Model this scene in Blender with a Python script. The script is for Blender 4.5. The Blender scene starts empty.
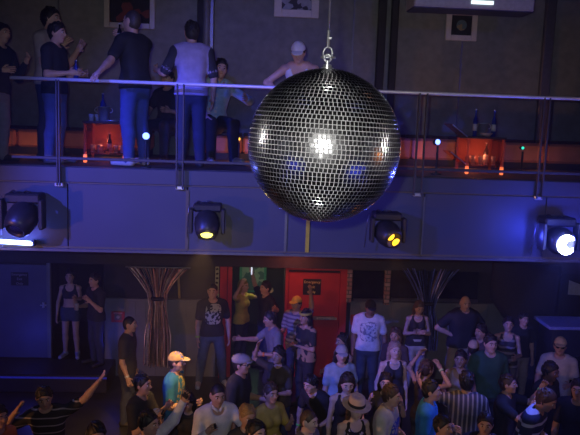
import bpy, math, random
import numpy as np
from mathutils import Vector, Matrix

random.seed(7)
RNG = np.random.default_rng(11)
SC = bpy.context.scene
COL = SC.collection
PI = math.pi
sin, cos, rad = math.sin, math.cos, math.radians

# ------------------------------------------------------------------ camera
W, H = 580, 435
FPX = 700.0
CAM = Vector((0.0, 0.0, 4.8))
YAW, PITCH, ROLL = rad(3.8), rad(8.0), rad(2.0)
_f = Vector((sin(YAW) * cos(PITCH), cos(YAW) * cos(PITCH), -sin(PITCH)))
_r = Vector((cos(YAW), -sin(YAW), 0.0))
_u = _r.cross(_f).normalized()
_u2 = _u * cos(ROLL) - _r * sin(ROLL)
_r2 = _r * cos(ROLL) + _u * sin(ROLL)
cam_d = bpy.data.cameras.new('camera')
cam_d.sensor_fit = 'HORIZONTAL'
cam_d.sensor_width = 36.0
cam_d.lens = FPX / W * 36.0
cam_d.clip_start = 0.05
cam_d.clip_end = 100
cam = bpy.data.objects.new('camera', cam_d)
COL.objects.link(cam)
M4 = Matrix((_r2, _u2, -_f)).transposed().to_4x4()
M4.translation = CAM
cam.matrix_world = M4
SC.camera = cam


def ray(u, v):
    return (_f + _r2 * ((u - W / 2) / FPX) + _u2 * ((H / 2 - v) / FPX))


def at(u, v, y=None, z=None, d=None):
    """the point of the place seen at a pixel of the photograph, on the plane y=, on the plane z=, or at depth d"""
    k = ray(u, v)
    if y is not None:
        t = (y - CAM.y) / k.y
    elif z is not None:
        t = (z - CAM.z) / k.z
    else:
        t = d
    return CAM + k * t


# ------------------------------------------------------------------ materials
MATS = {}


def mat(name, color, rough=0.6, metal=0.0, noise=0.12, scale=18.0, bump=0.0, emit=None, estr=0.0, alpha=None, sheen=0.0):
    if name in MATS:
        return MATS[name]
    m = bpy.data.materials.new(name)
    m.use_nodes = True
    nt = m.node_tree
    b = nt.nodes['Principled BSDF']
    c = tuple(color) + (1.0,)
    b.inputs['Roughness'].default_value = rough
    b.inputs['Metallic'].default_value = metal
    if noise > 0:
        tc = nt.nodes.new('ShaderNodeTexCoord')
        nz = nt.nodes.new('ShaderNodeTexNoise')
        nz.inputs['Scale'].default_value = scale
        nz.inputs['Detail'].default_value = 4
        nt.links.new(tc.outputs['Object'], nz.inputs['Vector'])
        rp = nt.nodes.new('ShaderNodeValToRGB')
        lo = tuple(max(0, x * (1 - noise)) for x in color) + (1,)
        hi = tuple(min(1, x * (1 + noise)) for x in color) + (1,)
        rp.color_ramp.elements[0].position = 0.3
        rp.color_ramp.elements[1].position = 0.7
        rp.color_ramp.elements[0].color = lo
        rp.color_ramp.elements[1].color = hi
        nt.links.new(nz.outputs['Fac'], rp.inputs['Fac'])
        nt.links.new(rp.outputs['Color'], b.inputs['Base Color'])
        if bump > 0:
            bp = nt.nodes.new('ShaderNodeBump')
            bp.inputs['Strength'].default_value = bump
            bp.inputs['Distance'].default_value = 0.01
            nt.links.new(nz.outputs['Fac'], bp.inputs['Height'])
            nt.links.new(bp.outputs['Normal'], b.inputs['Normal'])
    else:
        b.inputs['Base Color'].default_value = c
    if emit:
        b.inputs['Emission Color'].default_value = tuple(emit) + (1,)
        b.inputs['Emission Strength'].default_value = estr
    if alpha is not None:
        b.inputs['Alpha'].default_value = alpha
    MATS[name] = m
    return m


def cloth(color, kind='plain', extra=None, tag=''):
    """woven cloth; kind: plain, stripes (across), bars (up and down), print (a chest print), check, camo"""
    key = 'cloth_%s_%s_%s' % (kind, '_'.join('%.2f' % x for x in color), tag + str(extra))
    key = key[:60]
    if key in MATS:
        return MATS[key]
    m = bpy.data.materials.new(key)
    m.use_nodes = True
    nt = m.node_tree
    N, L = nt.nodes, nt.links
    b = N['Principled BSDF']
    b.inputs['Roughness'].default_value = 0.85
    tc = N.new('ShaderNodeTexCoord')
    nz = N.new('ShaderNodeTexNoise')
    nz.inputs['Scale'].default_value = 14
    nz.inputs['Detail'].default_value = 3
    L.new(tc.outputs['Object'], nz.inputs['Vector'])
    rp = N.new('ShaderNodeValToRGB')
    rp.color_ramp.elements[0].position = 0.3
    rp.color_ramp.elements[1].position = 0.7
    rp.color_ramp.elements[0].color = tuple(x * 0.86 for x in color) + (1,)
    rp.color_ramp.elements[1].color = tuple(min(1, x * 1.1) for x in color) + (1,)
    L.new(nz.outputs['Fac'], rp.inputs['Fac'])
    out = rp.outputs['Color']

    def math_(op, a, bb=None, cc=None):
        n = N.new('ShaderNodeMath')
        n.operation = op
        for i, v in enumerate((a, bb, cc)):
            if v is None:
                continue
            if isinstance(v, (int, float)):
                n.inputs[i].default_value = v
            else:
                L.new(v, n.inputs[i])
        return n.outputs[0]

    def mix(fac, c2):
        mx = N.new('ShaderNodeMix')
        mx.data_type = 'RGBA'
        L.new(fac, mx.inputs[0])
        L.new(out, mx.inputs[6])
        if isinstance(c2, tuple):
            mx.inputs[7].default_value = c2 + (1,)
        else:
            L.new(c2, mx.inputs[7])
        return mx.outputs[2]

    sep = N.new('ShaderNodeSeparateXYZ')
    L.new(tc.outputs['Object'], sep.inputs[0])
    X, Y, Z = sep.outputs
    if kind == 'stripes':          # extra = (colour, period, duty)
        fr = math_('FRACT', math_('DIVIDE', Z, extra[1]))
        out = mix(math_('LESS_THAN', fr, extra[2]), tuple(extra[0]))
    elif kind == 'bars':
        fr = math_('FRACT', math_('DIVIDE', math_('ADD', X, 5.0), extra[1]))
        out = mix(math_('LESS_THAN', fr, extra[2]), tuple(extra[0]))
    elif kind == 'print':          # extra = (colour, z, rx, rz, threshold)
        ax = math_('DIVIDE', X, extra[2])
        az = math_('DIVIDE', math_('SUBTRACT', Z, extra[1]), extra[3])
        rr = math_('ADD', math_('POWER', math_('ABSOLUTE', ax), 4.0), math_('POWER', math_('ABSOLUTE', az), 4.0))
        inside = math_('LESS_THAN', rr, 1.0)
        front = math_('GREATER_THAN', Y, 0.02)
        n2 = N.new('ShaderNodeTexNoise')
        n2.inputs['Scale'].default_value = 22
        n2.inputs['Detail'].default_value = 2
        L.new(tc.outputs['Object'], n2.inputs['Vector'])
        ink = math_('GREATER_THAN', n2.outputs['Fac'], extra[4])
        out = mix(math_('MULTIPLY', math_('MULTIPLY', inside, front), ink), tuple(extra[0]))
    elif kind == 'camo':           # extra = (colour, scale, threshold)
        n2 = N.new('ShaderNodeTexVoronoi')
        n2.inputs['Scale'].default_value = extra[1]
        L.new(tc.outputs['Object'], n2.inputs['Vector'])
        s2 = N.new('ShaderNodeSeparateColor')
        L.new(n2.outputs['Color'], s2.inputs[0])
        out = mix(math_('GREATER_THAN', s2.outputs[0], extra[2]), tuple(extra[0]))
    L.new(out, b.inputs['Base Color'])
    MATS[key] = m
    return m


# ------------------------------------------------------------------ object helpers
def link(o, parent=None):
    COL.objects.link(o)
    if parent is not None:
        o.parent = parent
    return o


def tag(o, label=None, cat=None, group=None, kind=None):
    if label:
        o['label'] = label
    if cat:
        o['category'] = cat
    if group:
        o['group'] = group
    if kind:
        o['kind'] = kind
    return o


def empty(name, loc, rz=0.0):
    o = bpy.data.objects.new(name, None)
    o.empty_display_size = 0.1
    o.location = loc
    o.rotation_euler = (0, 0, rz)
    return link(o)


class MB:
    """collects shapes and links them as one mesh object"""

    def __init__(s):
        s.v, s.f, s.m = [], [], []

    def add(s, vs, fs, mi=0):
        n = len(s.v)
        s.v += [tuple(x) for x in vs]
        s.f += [tuple(i + n for i in q) for q in fs]
        s.m += [mi] * len(fs)
        return s

    def box(s, c, size, R=None, mi=0, bev=0.0):
        hx, hy, hz = (a / 2 for a in size)
        c = Vector(c)
        R = R or Matrix.Identity(3)
        b = min(bev, hx * .45, hy * .45, hz * .45)
        if b <= 0:
            vs = [c + R @ Vector((x * hx, y * hy, z * hz)) for x in (-1, 1) for y in (-1, 1) for z in (-1, 1)]
            fs = [(0, 1, 3, 2), (4, 6, 7, 5), (0, 4, 5, 1), (2, 3, 7, 6), (0, 2, 6, 4), (1, 5, 7, 3)]
            return s.add(vs, fs, mi)
        vs, idx = [], {}
        for x in (-1, 1):
            for y in (-1, 1):
                for z in (-1, 1):
                    for ax in range(3):
                        p = [x * (hx - b), y * (hy - b), z * (hz - b)]
                        p[ax] = (x * hx, y * hy, z * hz)[ax]
                        idx[(x, y, z, ax)] = len(vs)
                        vs.append(c + R @ Vector(p))
        g = lambda x, y, z, a: idx[(x, y, z, a)]
        fs = []
        for sg in (-1, 1):
            q = [(-1, -1), (1, -1), (1, 1), (-1, 1)]
            if sg < 0:
                q = q[::-1]
            fs.append(tuple(g(sg, a, d, 0) for a, d in q))
            fs.append(tuple(g(d, sg, a, 1) for a, d in q))
            fs.append(tuple(g(a, d, sg, 2) for a, d in q))
        for a in (-1, 1):
            for d in (-1, 1):
                fs.append((g(a, d, -1, 0), g(a, d, 1, 0), g(a, d, 1, 1), g(a, d, -1, 1)) if a * d > 0 else (g(a, d, -1, 1), g(a, d, 1, 1), g(a, d, 1, 0), g(a, d, -1, 0)))
                fs.append((g(a, -1, d, 2), g(a, 1, d, 2), g(a, 1, d, 0), g(a, -1, d, 0)) if a * d > 0 else (g(a, -1, d, 0), g(a, 1, d, 0), g(a, 1, d, 2), g(a, -1, d, 2)))
                fs.append((g(-1, a, d, 1), g(1, a, d, 1), g(1, a, d, 2), g(-1, a, d, 2)) if a * d > 0 else (g(-1, a, d, 2), g(1, a, d, 2), g(1, a, d, 1), g(-1, a, d, 1)))
        for x in (-1, 1):
            for y in (-1, 1):
                for z in (-1, 1):
                    t = (g(x, y, z, 0), g(x, y, z, 1), g(x, y, z, 2))
                    fs.append(t if x * y * z > 0 else t[::-1])
        return s.add(vs, fs, mi)

    def tube(s, pts, r, n=10, mi=0, caps=True):
        pts = [Vector(p) for p in pts]
        rs = r if isinstance(r, (list, tuple)) else [r] * len(pts)
        vs, fs = [], []
        prev = None
        for i, p in enumerate(pts):
            d = (pts[min(i + 1, len(pts) - 1)] - pts[max(i - 1, 0)]).normalized()
            if prev is None:
                a = d.orthogonal().normalized()
            else:
                a = (prev - d * prev.dot(d))
                a = a.normalized() if a.length > 1e-6 else d.orthogonal().normalized()
            prev = a
            b = d.cross(a)
            for k in range(n):
                t = 2 * PI * k / n
                vs.append(p + (a * cos(t) + b * sin(t)) * rs[i])
        for i in range(len(pts) - 1):
            for k in range(n):
                k2 = (k + 1) % n
                fs.append((i * n + k, i * n + k2, (i + 1) * n + k2, (i + 1) * n + k))
        if caps:
            fs.append(tuple(range(n))[::-1])
            fs.append(tuple((len(pts) - 1) * n + k for k in range(n)))
        return s.add(vs, fs, mi)

    def lathe(s, c, prof, axis=(0, 0, 1), n=24, mi=0):
        """prof: list of (radius, height) along axis"""
        c = Vector(c)
        d = Vector(axis).normalized()
        a = d.orthogonal().normalized()
        b = d.cross(a)
        vs, fs = [], []
        for r, h in prof:
            for k in range(n):
                t = 2 * PI * k / n
                vs.append(c + d * h + (a * cos(t) + b * sin(t)) * max(r, 1e-4))
        for i in range(len(prof) - 1):
            for k in range(n):
                k2 = (k + 1) % n
                fs.append((i * n + k, i * n + k2, (i + 1) * n + k2, (i + 1) * n + k))
        fs.append(tuple(range(n))[::-1])
        fs.append(tuple((len(prof) - 1) * n + k for k in range(n)))
        return s.add(vs, fs, mi)

    def prism(s, poly, depth_vec, mi=0):
        """poly: list of 3D points; extruded along depth_vec"""
        n = len(poly)
        d = Vector(depth_vec)
        vs = [Vector(p) for p in poly] + [Vector(p) + d for p in poly]
        fs = [tuple(range(n)), tuple(range(2 * n - 1, n - 1, -1))]
        for k in range(n):
            k2 = (k + 1) % n
            fs.append((k, n + k, n + k2, k2))
        return s.add(vs, fs, mi)

    def build(s, name, mats, parent=None, loc=None, smooth=False):
        me = bpy.data.meshes.new(name)
        org = Vector(loc) if loc is not None else Vector((0, 0, 0))
        me.from_pydata([tuple(Vector(p) - org) for p in s.v], [], s.f)
        if not isinstance(mats, (list, tuple)):
            mats = [mats]
        for m in mats:
            me.materials.append(m)
        me.polygons.foreach_set('material_index', s.m)
        if smooth:
            me.polygons.foreach_set('use_smooth', [True] * len(s.f))
        me.update()
        o = bpy.data.objects.new(name, me)
        o.location = org
        return link(o, parent)


def struct(name, mb, m, parent=None, smooth=False):
    o = mb.build(name, m, parent, smooth=smooth)
    if parent is None:
        o['kind'] = 'structure'
    return o


def text_mesh(name, body, size, m, parent, loc, rot, align='CENTER', depth=0.002):
    cu = bpy.data.curves.new(name, 'FONT')
    cu.body = body
    cu.size = size
    cu.align_x = align
    cu.align_y = 'CENTER'
    cu.extrude = depth
    tmp = bpy.data.objects.new(name, cu)
    COL.objects.link(tmp)
    dg = bpy.context.evaluated_depsgraph_get()
    me = bpy.data.meshes.new_from_object(tmp.evaluated_get(dg))
    bpy.data.objects.remove(tmp)
    bpy.data.curves.remove(cu)
    me.materials.clear()
    me.materials.append(m)
    o = bpy.data.objects.new(name, me)
    o.location = loc
    o.rotation_euler = rot
    return link(o, parent)


def light(name, kind, loc, color, energy, size=0.1, target=None, angle=None, blend=0.3, size_y=None):
    d = bpy.data.lights.new(name, kind)
    d.color = color
    d.energy = energy
    if kind == 'AREA':
        d.size = size
        if size_y:
            d.shape = 'RECTANGLE'
            d.size_y = size_y
    else:
        d.shadow_soft_size = size
    if kind == 'SPOT':
        d.spot_size = rad(angle or 40)
        d.spot_blend = blend
    o = bpy.data.objects.new(name, d)
    o.location = loc
    if target is not None:
        o.rotation_euler = (Vector(target) - Vector(loc)).to_track_quat('-Z', 'Y').to_euler()
    return link(o)
# ------------------------------------------------------------------ the setting
YF = 8.5            # face of the balcony
YW = 12.6           # back wall of the dance floor
YU = 11.6           # wall at the back of the balcony
ZB = 4.15           # balcony floor
ZS = 3.125          # underside of the fascia
XL, XR, ZC = -8.2, 9.4, 8.4
m_floor = mat('black_dance_floor', (0.03, 0.03, 0.035), 0.35, noise=0.3, scale=4)
m_black = mat('black_painted_wall', (0.022, 0.022, 0.026), 0.8, noise=0.25, scale=3)
m_wallup = mat('charcoal_wall_cloth', (0.20, 0.21, 0.205), 0.9, noise=0.14, scale=9, bump=0.1)
m_ceil = mat('black_ceiling', (0.02, 0.02, 0.022), 0.9, noise=0.2, scale=3)
m_fascia = mat('grey_fascia_panel', (0.045, 0.050, 0.085), 0.55, noise=0.07, scale=2.5)
m_seam = mat('brown_trim_strip', (0.10, 0.085, 0.06), 0.6)
m_yel = mat('mustard_trim_strip', (0.45, 0.36, 0.03), 0.5)
m_deck = mat('balcony_carpet', (0.05, 0.045, 0.05), 0.9, noise=0.3, scale=30)
m_steel = mat('brushed_steel', (0.72, 0.73, 0.76), 0.34, 0.8, noise=0.05)
m_dsteel = mat('dark_steel', (0.16, 0.16, 0.19), 0.4, 0.7, noise=0.1)
m_blackp = mat('black_plastic', (0.014, 0.014, 0.016), 0.6, noise=0.15)
m_grey = mat('grey_wainscot', (0.17, 0.18, 0.20), 0.6, noise=0.1, scale=5)
m_red = mat('red_door_paint', (0.50, 0.035, 0.03), 0.45, noise=0.1, scale=4)
m_white = mat('white_ink', (0.75, 0.75, 0.7), 0.6, noise=0.0)
m_yink = mat('pale_yellow_ink', (0.85, 0.7, 0.25), 0.6, noise=0.0)

struct('floor', MB().box(((XL + XR) / 2, 5.5, -0.05), (XR - XL + .4, 23, 0.1)), m_floor)
struct('ceiling', MB().box(((XL + XR) / 2, 5.5, ZC + .05), (XR - XL + .4, 23, 0.1)), m_ceil)
m_sidew = mat('grey_side_wall', (.22, .22, .23), .8, noise=.1, scale=3)
struct('wall_left', MB().box((XL - .05, 5.5, ZC / 2), (0.1, 23, ZC)), m_sidew)
struct('wall_right', MB().box((XR + .05, 5.5, ZC / 2), (0.1, 23, ZC)), m_sidew)
struct('wall_front', MB().box(((XL + XR) / 2, -6.05, ZC / 2), (XR - XL + .4, 0.1, ZC)), m_sidew)

# back wall of the dance floor, with the openings left free
def xw(u, v=320, y=YW):
    return at(u, v, y=y).x

def zw(u, v, y=YW):
    return at(u, v, y=y).z

xA0, xA1 = xw(52), xw(104)        # dark doorway on the left
xB0, xB1 = xw(231), xw(283)       # opening next to the red door
zA = zw(78, 258)
zB = zw(255, 266)
wb = MB()
ztop = ZB - 0.1
def wseg(x0, x1, z0, z1):
    wb.box(((x0 + x1) / 2, YW + .06, (z0 + z1) / 2), (x1 - x0, 0.12, z1 - z0))
wseg(XL, xA0, 0, ztop)
wseg(xA0, xA1, zA, ztop)
wseg(xA1, xB0, 0, ztop)
wseg(xB0, xB1, zB, ztop)
wseg(xB1, XR, 0, ztop)
struct('wall_back', wb, m_black)
# the two dark rooms behind the openings
rm = MB()
rm.box(((xA0 + xB1) / 2, 16.05, 1.6), (xB1 - xA0 + 1.6, 0.1, 3.2))
rm.box((xA0 - .8, 14.4, 1.6), (0.1, 3.3, 3.2))
rm.box((xB1 + .8, 14.4, 1.6), (0.1, 3.3, 3.2))
rm.box(((xA1 + xB0) / 2, 14.4, 1.6), (0.1, 3.3, 3.2))
rm.box(((xA0 + xB1) / 2, 14.4, 3.25), (xB1 - xA0 + 1.6, 3.4, 0.1))
struct('wall_rear', rm, m_black)

# balcony: slab with a carpet on top, fascia panels, trims
xm = (XL + XR) / 2
sl = MB().box((xm, (YF + .06 + YU + 1) / 2, ZB - .06), (XR - XL, YU + 1 - YF - .06, 0.12))
struct('floor_balcony', sl, m_deck)
zseam = at(290, 189, y=YF).z
fas = empty('fascia', (xm, YF, ZS))
tag(fas, kind='structure')
edges = [XL] + [xw(u, 220, YF) for u in (-45, 68, 187, 286, 308, 423, 545)] + [XR]
edges = sorted(edges)
for a, b in zip(edges[:-1], edges[1:]):
    q = MB().box(((a + b) / 2 - xm, 0.03, (ZS + zseam) / 2 - ZS), (b - a - .012, 0.06, zseam - ZS - .02), bev=.004)
    q.build('fascia_panel', m_fascia, fas)
q = MB().box((0, 0.03, (zseam + ZB) / 2 - ZS), (XR - XL, 0.06, ZB - zseam - .015), bev=.006)
q.build('kerb_panel', m_fascia, fas)
MB().box((0, 0.045, (zseam - ZS)), (XR - XL, 0.06, .03)).build('seam_strip', m_seam, fas)
MB().box((0, .01, .045), (XR - XL, .03, .022)).build('bottom_strip', m_seam, fas)
MB().box((0, .05, .01), (XR - XL, .14, .03)).build('bottom_edge', m_dsteel, fas)
for u, m_, w_ in ((286, m_dsteel, .03), (308, m_yel, .045), (187, m_seam, .035), (423, m_dsteel, .02)):
    MB().box((xw(u, 220, YF) - xm, -.004, (ZS + zseam) / 2 - ZS), (w_, .02, zseam - ZS - .1)).build('joint_strip', m_, fas)
# underside
struct('ceiling_soffit', MB().box((xm, (YF + YW) / 2, ZB - .3), (XR - XL, YW - YF - .2, 0.1)), m_black)
# a dark pelmet a little in front of the back wall, the band under the fascia
ph = at(290, 268, y=YW - .35).z
struct('beam_pelmet', MB().box((xm, YW - .3, (ph + ZB - .35) / 2), (XR - XL, .12, ZB - .35 - ph)), mat('navy_pelmet', (0.03, 0.032, 0.045), 0.8))

# balcony back wall, with panel seams, conduits
struct('wall_balcony', MB().box((xm, YU + .06, (ZB + ZC) / 2), (XR - XL, .12, ZC - ZB)), m_wallup)
k = 0
for u, w_ in ((59, .02), (352, .02), (461, .02)):
    x = xw(u, 60, YU)
    k += 1
    struct('trim_%d' % k, MB().box((x, YU - .004, (ZB + ZC) / 2), (w_, .02, ZC - ZB)), m_dsteel)
for u0, u1, mm in ((197, 205, m_black), (209, 214, m_dsteel), (376, 384, m_black), (389, 396, m_black), (541, 551, m_dsteel)):
    x0, x1 = xw(u0, 50, YU), xw(u1, 50, YU)
    k += 1
    struct('trim_%d' % k, MB().box(((x0 + x1) / 2, YU - .05, (ZB + ZC) / 2), (x1 - x0, .1, ZC - ZB), bev=.015), mm)
# grey duct column between the two dark strips
x0, x1 = xw(203, 50, YU), xw(210, 50, YU)
k += 1
struct('trim_%d' % k, MB().tube([((x0 + x1) / 2, YU - .09, ZB), ((x0 + x1) / 2, YU - .09, ZC)], .055, 14), mat('grey_duct', (0.16, 0.16, 0.17), .5), smooth=True)

# ------------------------------------------------------------------ railing
rail = empty('railing', (xm, YF - .05, ZB))
tag(rail, 'steel balcony railing with slim twin uprights and a round handrail over the grey fascia', 'railing')
zr = at(290, 88, y=YF - .05).z
zbar = at(290, 165, y=YF - .05).z
x0 = at(10, 75, y=YF - .05).x
MB().tube([(x0 - xm, 0, zr - ZB), (XR - xm - .02, 0, zr - ZB)], .020, 14).build('handrail', mat('satin_rail_steel', (.78, .79, .82), .42, .35, noise=.04), rail, smooth=True)
MB().box(((x0 + XR) / 2 - xm, 0, zbar - ZB), (XR - x0, .03, .035), bev=.006).build('bottom_rail', mat('post_grey', (.05, .05, .065), .55, .2), rail)
for u in (57, 59.5, 176.8, 183.2, 299, 304, 417, 424.5, 541, 546.5):
    x = at(u, 140, y=YF - .05).x
    MB().box((x - xm, 0, (zr + zseam - .03) / 2 - ZB), (.020, .045, zr - zseam + .03), bev=.005).build('post', mat('post_grey', (.05, .05, .065), .55, .2), rail)
for u in (58.3, 180, 301.5, 420.7, 543.7):
    x = at(u, 140, y=YF - .05).x
    b_ = MB().box((x - xm, .02, zseam - .02 - ZB), (.1, .06, .05), bev=.01)
    b_.build('bracket', m_steel, rail)
gm = bpy.data.materials.new('tinted_rail_glass')
gm.use_nodes = True
nt = gm.node_tree
nt.nodes.remove(nt.nodes['Principled BSDF'])
tr = nt.nodes.new('ShaderNodeBsdfTransparent')
tr.inputs[0].default_value = (0.80, 0.85, 0.96, 1)
nt.links.new(tr.outputs[0], nt.nodes['Material Output'].inputs['Surface'])
us = [10, 57, 61, 176, 184, 298, 305, 416, 425.5, 540, 547.5, 640]
for a, b in zip(us[0::2], us[1::2]):
    if b - a < 3:
        continue
    xa, xb = at(a, 130, y=YF - .05).x, at(b, 130, y=YF - .05).x
    MB().box(((xa + xb) / 2 - xm, 0, (zr + zbar) / 2 - ZB), (xb - xa - .02, .008, zr - zbar - .07)).build('glass_panel', gm, rail)

# ------------------------------------------------------------------ back wall dressing of the dance floor
def wall_box(name, u0, v0, u1, v1, y, depth, m, parent=None, bev=.006, kind=None):
    p0, p1 = at(u0, (v0 + v1) / 2, y=y), at(u1, (v0 + v1) / 2, y=y)
    um = (u0 + u1) / 2
    z1, z0 = at(um, v0, y=y).z, at(um, v1, y=y).z
    if v1 >= 380:
        z0 = 0.0
    mb = MB().box(((p0.x + p1.x) / 2, y + depth / 2, (z0 + z1) / 2), (p1.x - p0.x, depth, z1 - z0), bev=bev)
    o = mb.build(name, m, parent)
    if kind:
        o['kind'] = kind
    return o

# low black stage along the left of the wall
zst = at(50, 352, y=YW - .5).z
yst = 11.75
zst = 0.32
xs1 = xw(107, 360, yst)
st = empty('stage_platform', ((XL + xs1) / 2, YW - .45, 0))
tag(st, 'low black stage platform with a dim blue lit edge in front of the left doorway', 'stage')
MB().box((0, 0, zst / 2), (xs1 - XL, .84, zst - .002), bev=.01).build('deck', mat('black_stage', (.025, .025, .03), .5), st)
MB().box((0, -.43, zst - .05), (xs1 - XL, .02, .03)).build('edge_strip', mat('blue_edge_strip', (.05, .06, .4), .4, emit=(.05, .06, 1), estr=.10), st)

# door on the far left
m_bdoor = mat('slate_blue_door', (0.10, 0.11, 0.19), 0.55, noise=0.08, scale=5)
d1 = empty('door_1', (xw(20), YW, zst))
tag(d1, kind='structure')
def dchild(root, name, x0, x1, z0, z1, y0, y1, m, bev=.005):
    L = root.location
    return MB().box(((x0 + x1) / 2 - L.x, (y0 + y1) / 2 - L.y, (z0 + z1) / 2 - L.z), (x1 - x0, y1 - y0, z1 - z0), bev=bev).build(name, m, root)
dx0, dx1 = xw(-22), xw(48)
ztd = zw(20, 264)
dchild(d1, 'door_leaf', dx0, dx1, zst + .01, ztd, YW - .05, YW - .003, m_bdoor)
dchild(d1, 'door_frame', dx1, dx1 + .07, zst + .01, ztd + .06, YW - .07, YW - .003, m_grey)
hp = at(47, 305, y=YW - .06)
h_ = MB().box((hp.x - .06 - d1.location.x, -.08, hp.z - zst), (.12, .02, .025), bev=.005)
h_.box((hp.x - .06 - d1.location.x, -.06, hp.z - zst), (.04, .05, .1), bev=.005)
h_.build('door_handle', m_steel, d1)

def sign(name, label, u, v, w, h, y, lines, base, ink, frame=None, size=.06):
    c = at(u, v, y=y)
    e = empty(name, c)
    tag(e, label, 'sign')
    pn = MB().box((0, .006, 0), (w, .012, h), bev=.002).build('panel', base, e)
    n = len(lines)
    for i, t in enumerate(lines):
        z = (n - 1) / 2 * size * 1.35 - i * size * 1.35
        text_mesh('lettering', t, size, ink, pn, (0, -.004, z), (PI / 2, 0, 0))
    if frame:
        for x_ in (-w / 2, w / 2):
            MB().box((x_, 0, 0), (.02, .024, h), bev=.003).build('border', frame, e)
    return e
m_sign = mat('black_sign_board', (.012, .012, .013), .5)
sign('door_sign', 'black three-line notice with faint lettering on the slate blue door', 19.5, 279, .30, .24, YW - .064, ['Emergency', 'Exit', 'Only'], m_sign, mat('faded_ink', (.35, .35, .38), .7), size=.062)

# grey wainscot panels
panels = []
def wains(u0, u1, v0, name):
    x0_, x1_ = xw(u0, 330), xw(u1, 330)
    z1 = zw((u0 + u1) / 2, v0)
    q = MB()
    q.box(((x0_ + x1_) / 2, YW - .025, z1 / 2), (x1_ - x0_, .044, z1), bev=.005)
    q.box(((x0_ + x1_) / 2, YW - .035, z1 + .015), (x1_ - x0_, .066, .03), bev=.005)
    n = max(2, int((x1_ - x0_) / .18))
    for i in range(1, n):
        xx = x0_ + (x1_ - x0_) * i / n
        q.box((xx, YW - .05, z1 / 2), (.012, .012, z1 - .06))
    o = q.build(name, m_grey)
    o['kind'] = 'structure'
wains(105, 216, 300, 'trim_20')
wains(349, 390, 302, 'trim_21')
wains(390, 504, 304, 'trim_22')

# red upright beside the opening, red door
wall_box('trim_23', 219, 262, 226, 400, YW - .1, .098, m_red, kind='structure')
wall_box('trim_24', 226.6, 262, 231, 400, YW - .07, .068, m_red, kind='structure')
s_ = empty('poster_strip', at(217, 283, y=YW - .03))
tag(s_, 'narrow pale poster strip with dark marks left of the red upright', 'poster')
MB().box((0, .006, 0), (.07, .01, .62), bev=.002).build('sheet', mat('pale_green_paper', (.42, .45, .26), .7, noise=.2), s_)
for i in range(7):
    MB().box((random.uniform(-.008, .008), -.002, .26 - i * .085), (.045, .006, .035), R=Matrix.Rotation(random.uniform(-.4, .4), 3, 'Y')).build('glyph', m_sign, s_)

d2 = empty('door_2', (xw(315), YW, 0))
tag(d2, kind='structure')
rx0, rx1, rz1 = xw(284), xw(341), zw(313, 269.5)
dchild(d2, 'door_leaf', rx0 + .06, rx1 - .06, .01, rz1 - .05, YW - .05, YW - .003, m_red)
dchild(d2, 'door_frame', rx0, rx0 + .055, 0, rz1, YW - .08, YW - .003, m_red)
dchild(d2, 'door_frame', rx1 - .055, rx1 + .08, 0, rz1, YW - .08, YW - .003, m_red)
dchild(d2, 'door_frame', rx0, rx1 + .08, rz1, rz1 + .05, YW - .08, YW - .003, m_red)
bp = at(322, 318, y=YW - .1)
dchild(d2, 'push_bar', rx0 + .12, rx1 - .14, bp.z - .03, bp.z + .03, YW - .13, YW - .07, mat('push_bar_grey', (.22, .2, .19), .45, .4))
dchild(d2, 'bar_label', bp.x - .1, bp.x + .27, bp.z - .022, bp.z + .022, YW - .136, YW - .13, mat('label_cream', (.5, .5, .42), .6))
text_mesh('lettering', 'EMERGENCY EXIT', .042, m_sign, d2, (bp.x + .085 - d2.location.x, -.138, bp.z - .003), (PI / 2, 0, 0))
sign('exit_sign', 'black square notice with three lines of pale yellow lettering on the red door', 312, 287, .33, .30, YW - .064, ['Emergency', 'Exit', 'Only'], m_sign, m_yink, size=.068)

# red notices on the wainscot
for u, v, lb in ((118, 317, 'small red framed notice on the grey panel left of the dark tinsel drape'), (357, 320, 'small red framed notice on the grey panel behind the man in the white shirt')):
    c = at(u, v, y=YW - .065)
    e = empty('notice', c)
    tag(e, lb, 'sign', 'red notices on the grey wainscot')
    MB().box((0, .006, 0), (.24, .012, .2), bev=.003).build('panel', mat('red_notice', (.42, .04, .04), .6), e)
    q = MB().box((0, 0, 0), (.13, .006, .11))
    q.build('field', mat('notice_grey', (.16, .13, .14), .7), e)
    MB().lathe((0, -.004, 0), [(.03, 0), (.03, .004)], axis=(0, -1, 0), n=16).build('emblem', mat('notice_pale', (.45, .35, .35), .7), e)
    MB().box((0, -.002, .075), (.16, .006, .016)).build('lettering', mat('notice_pale', (.45, .35, .35), .7), e)

# brick piers and dark window panes right of the red door
mbk = bpy.data.materials.new('pale_red_brick')
mbk.use_nodes = True
nt = mbk.node_tree
bk = nt.nodes.new('ShaderNodeTexBrick')
bk.inputs['Color1'].default_value = (.34, .13, .11, 1)
bk.inputs['Color2'].default_value = (.46, .34, .33, 1)
bk.inputs['Mortar'].default_value = (.09, .08, .09, 1)
bk.inputs['Scale'].default_value = 3.2
bk.inputs['Mortar Size'].default_value = .035
tc = nt.nodes.new('ShaderNodeTexCoord')
mp = nt.nodes.new('ShaderNodeMapping')
mp.inputs['Rotation'].default_value = (PI / 2, 0, 0)
nt.links.new(tc.outputs['Object'], mp.inputs['Vector'])
nt.links.new(mp.outputs[0], bk.inputs['Vector'])
nt.links.new(bk.outputs['Color'], nt.nodes['Principled BSDF'].inputs['Base Color'])
wall_box('pillar_brick', 347, 270, 352, 303, YW - .12, .115, mbk, kind='structure')
wall_box('pillar_brick', 385, 270, 390, 305, YW - .12, .115, mbk, kind='structure')
m_pane = mat('dark_pane', (.008, .009, .012), .12, noise=0)
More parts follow.
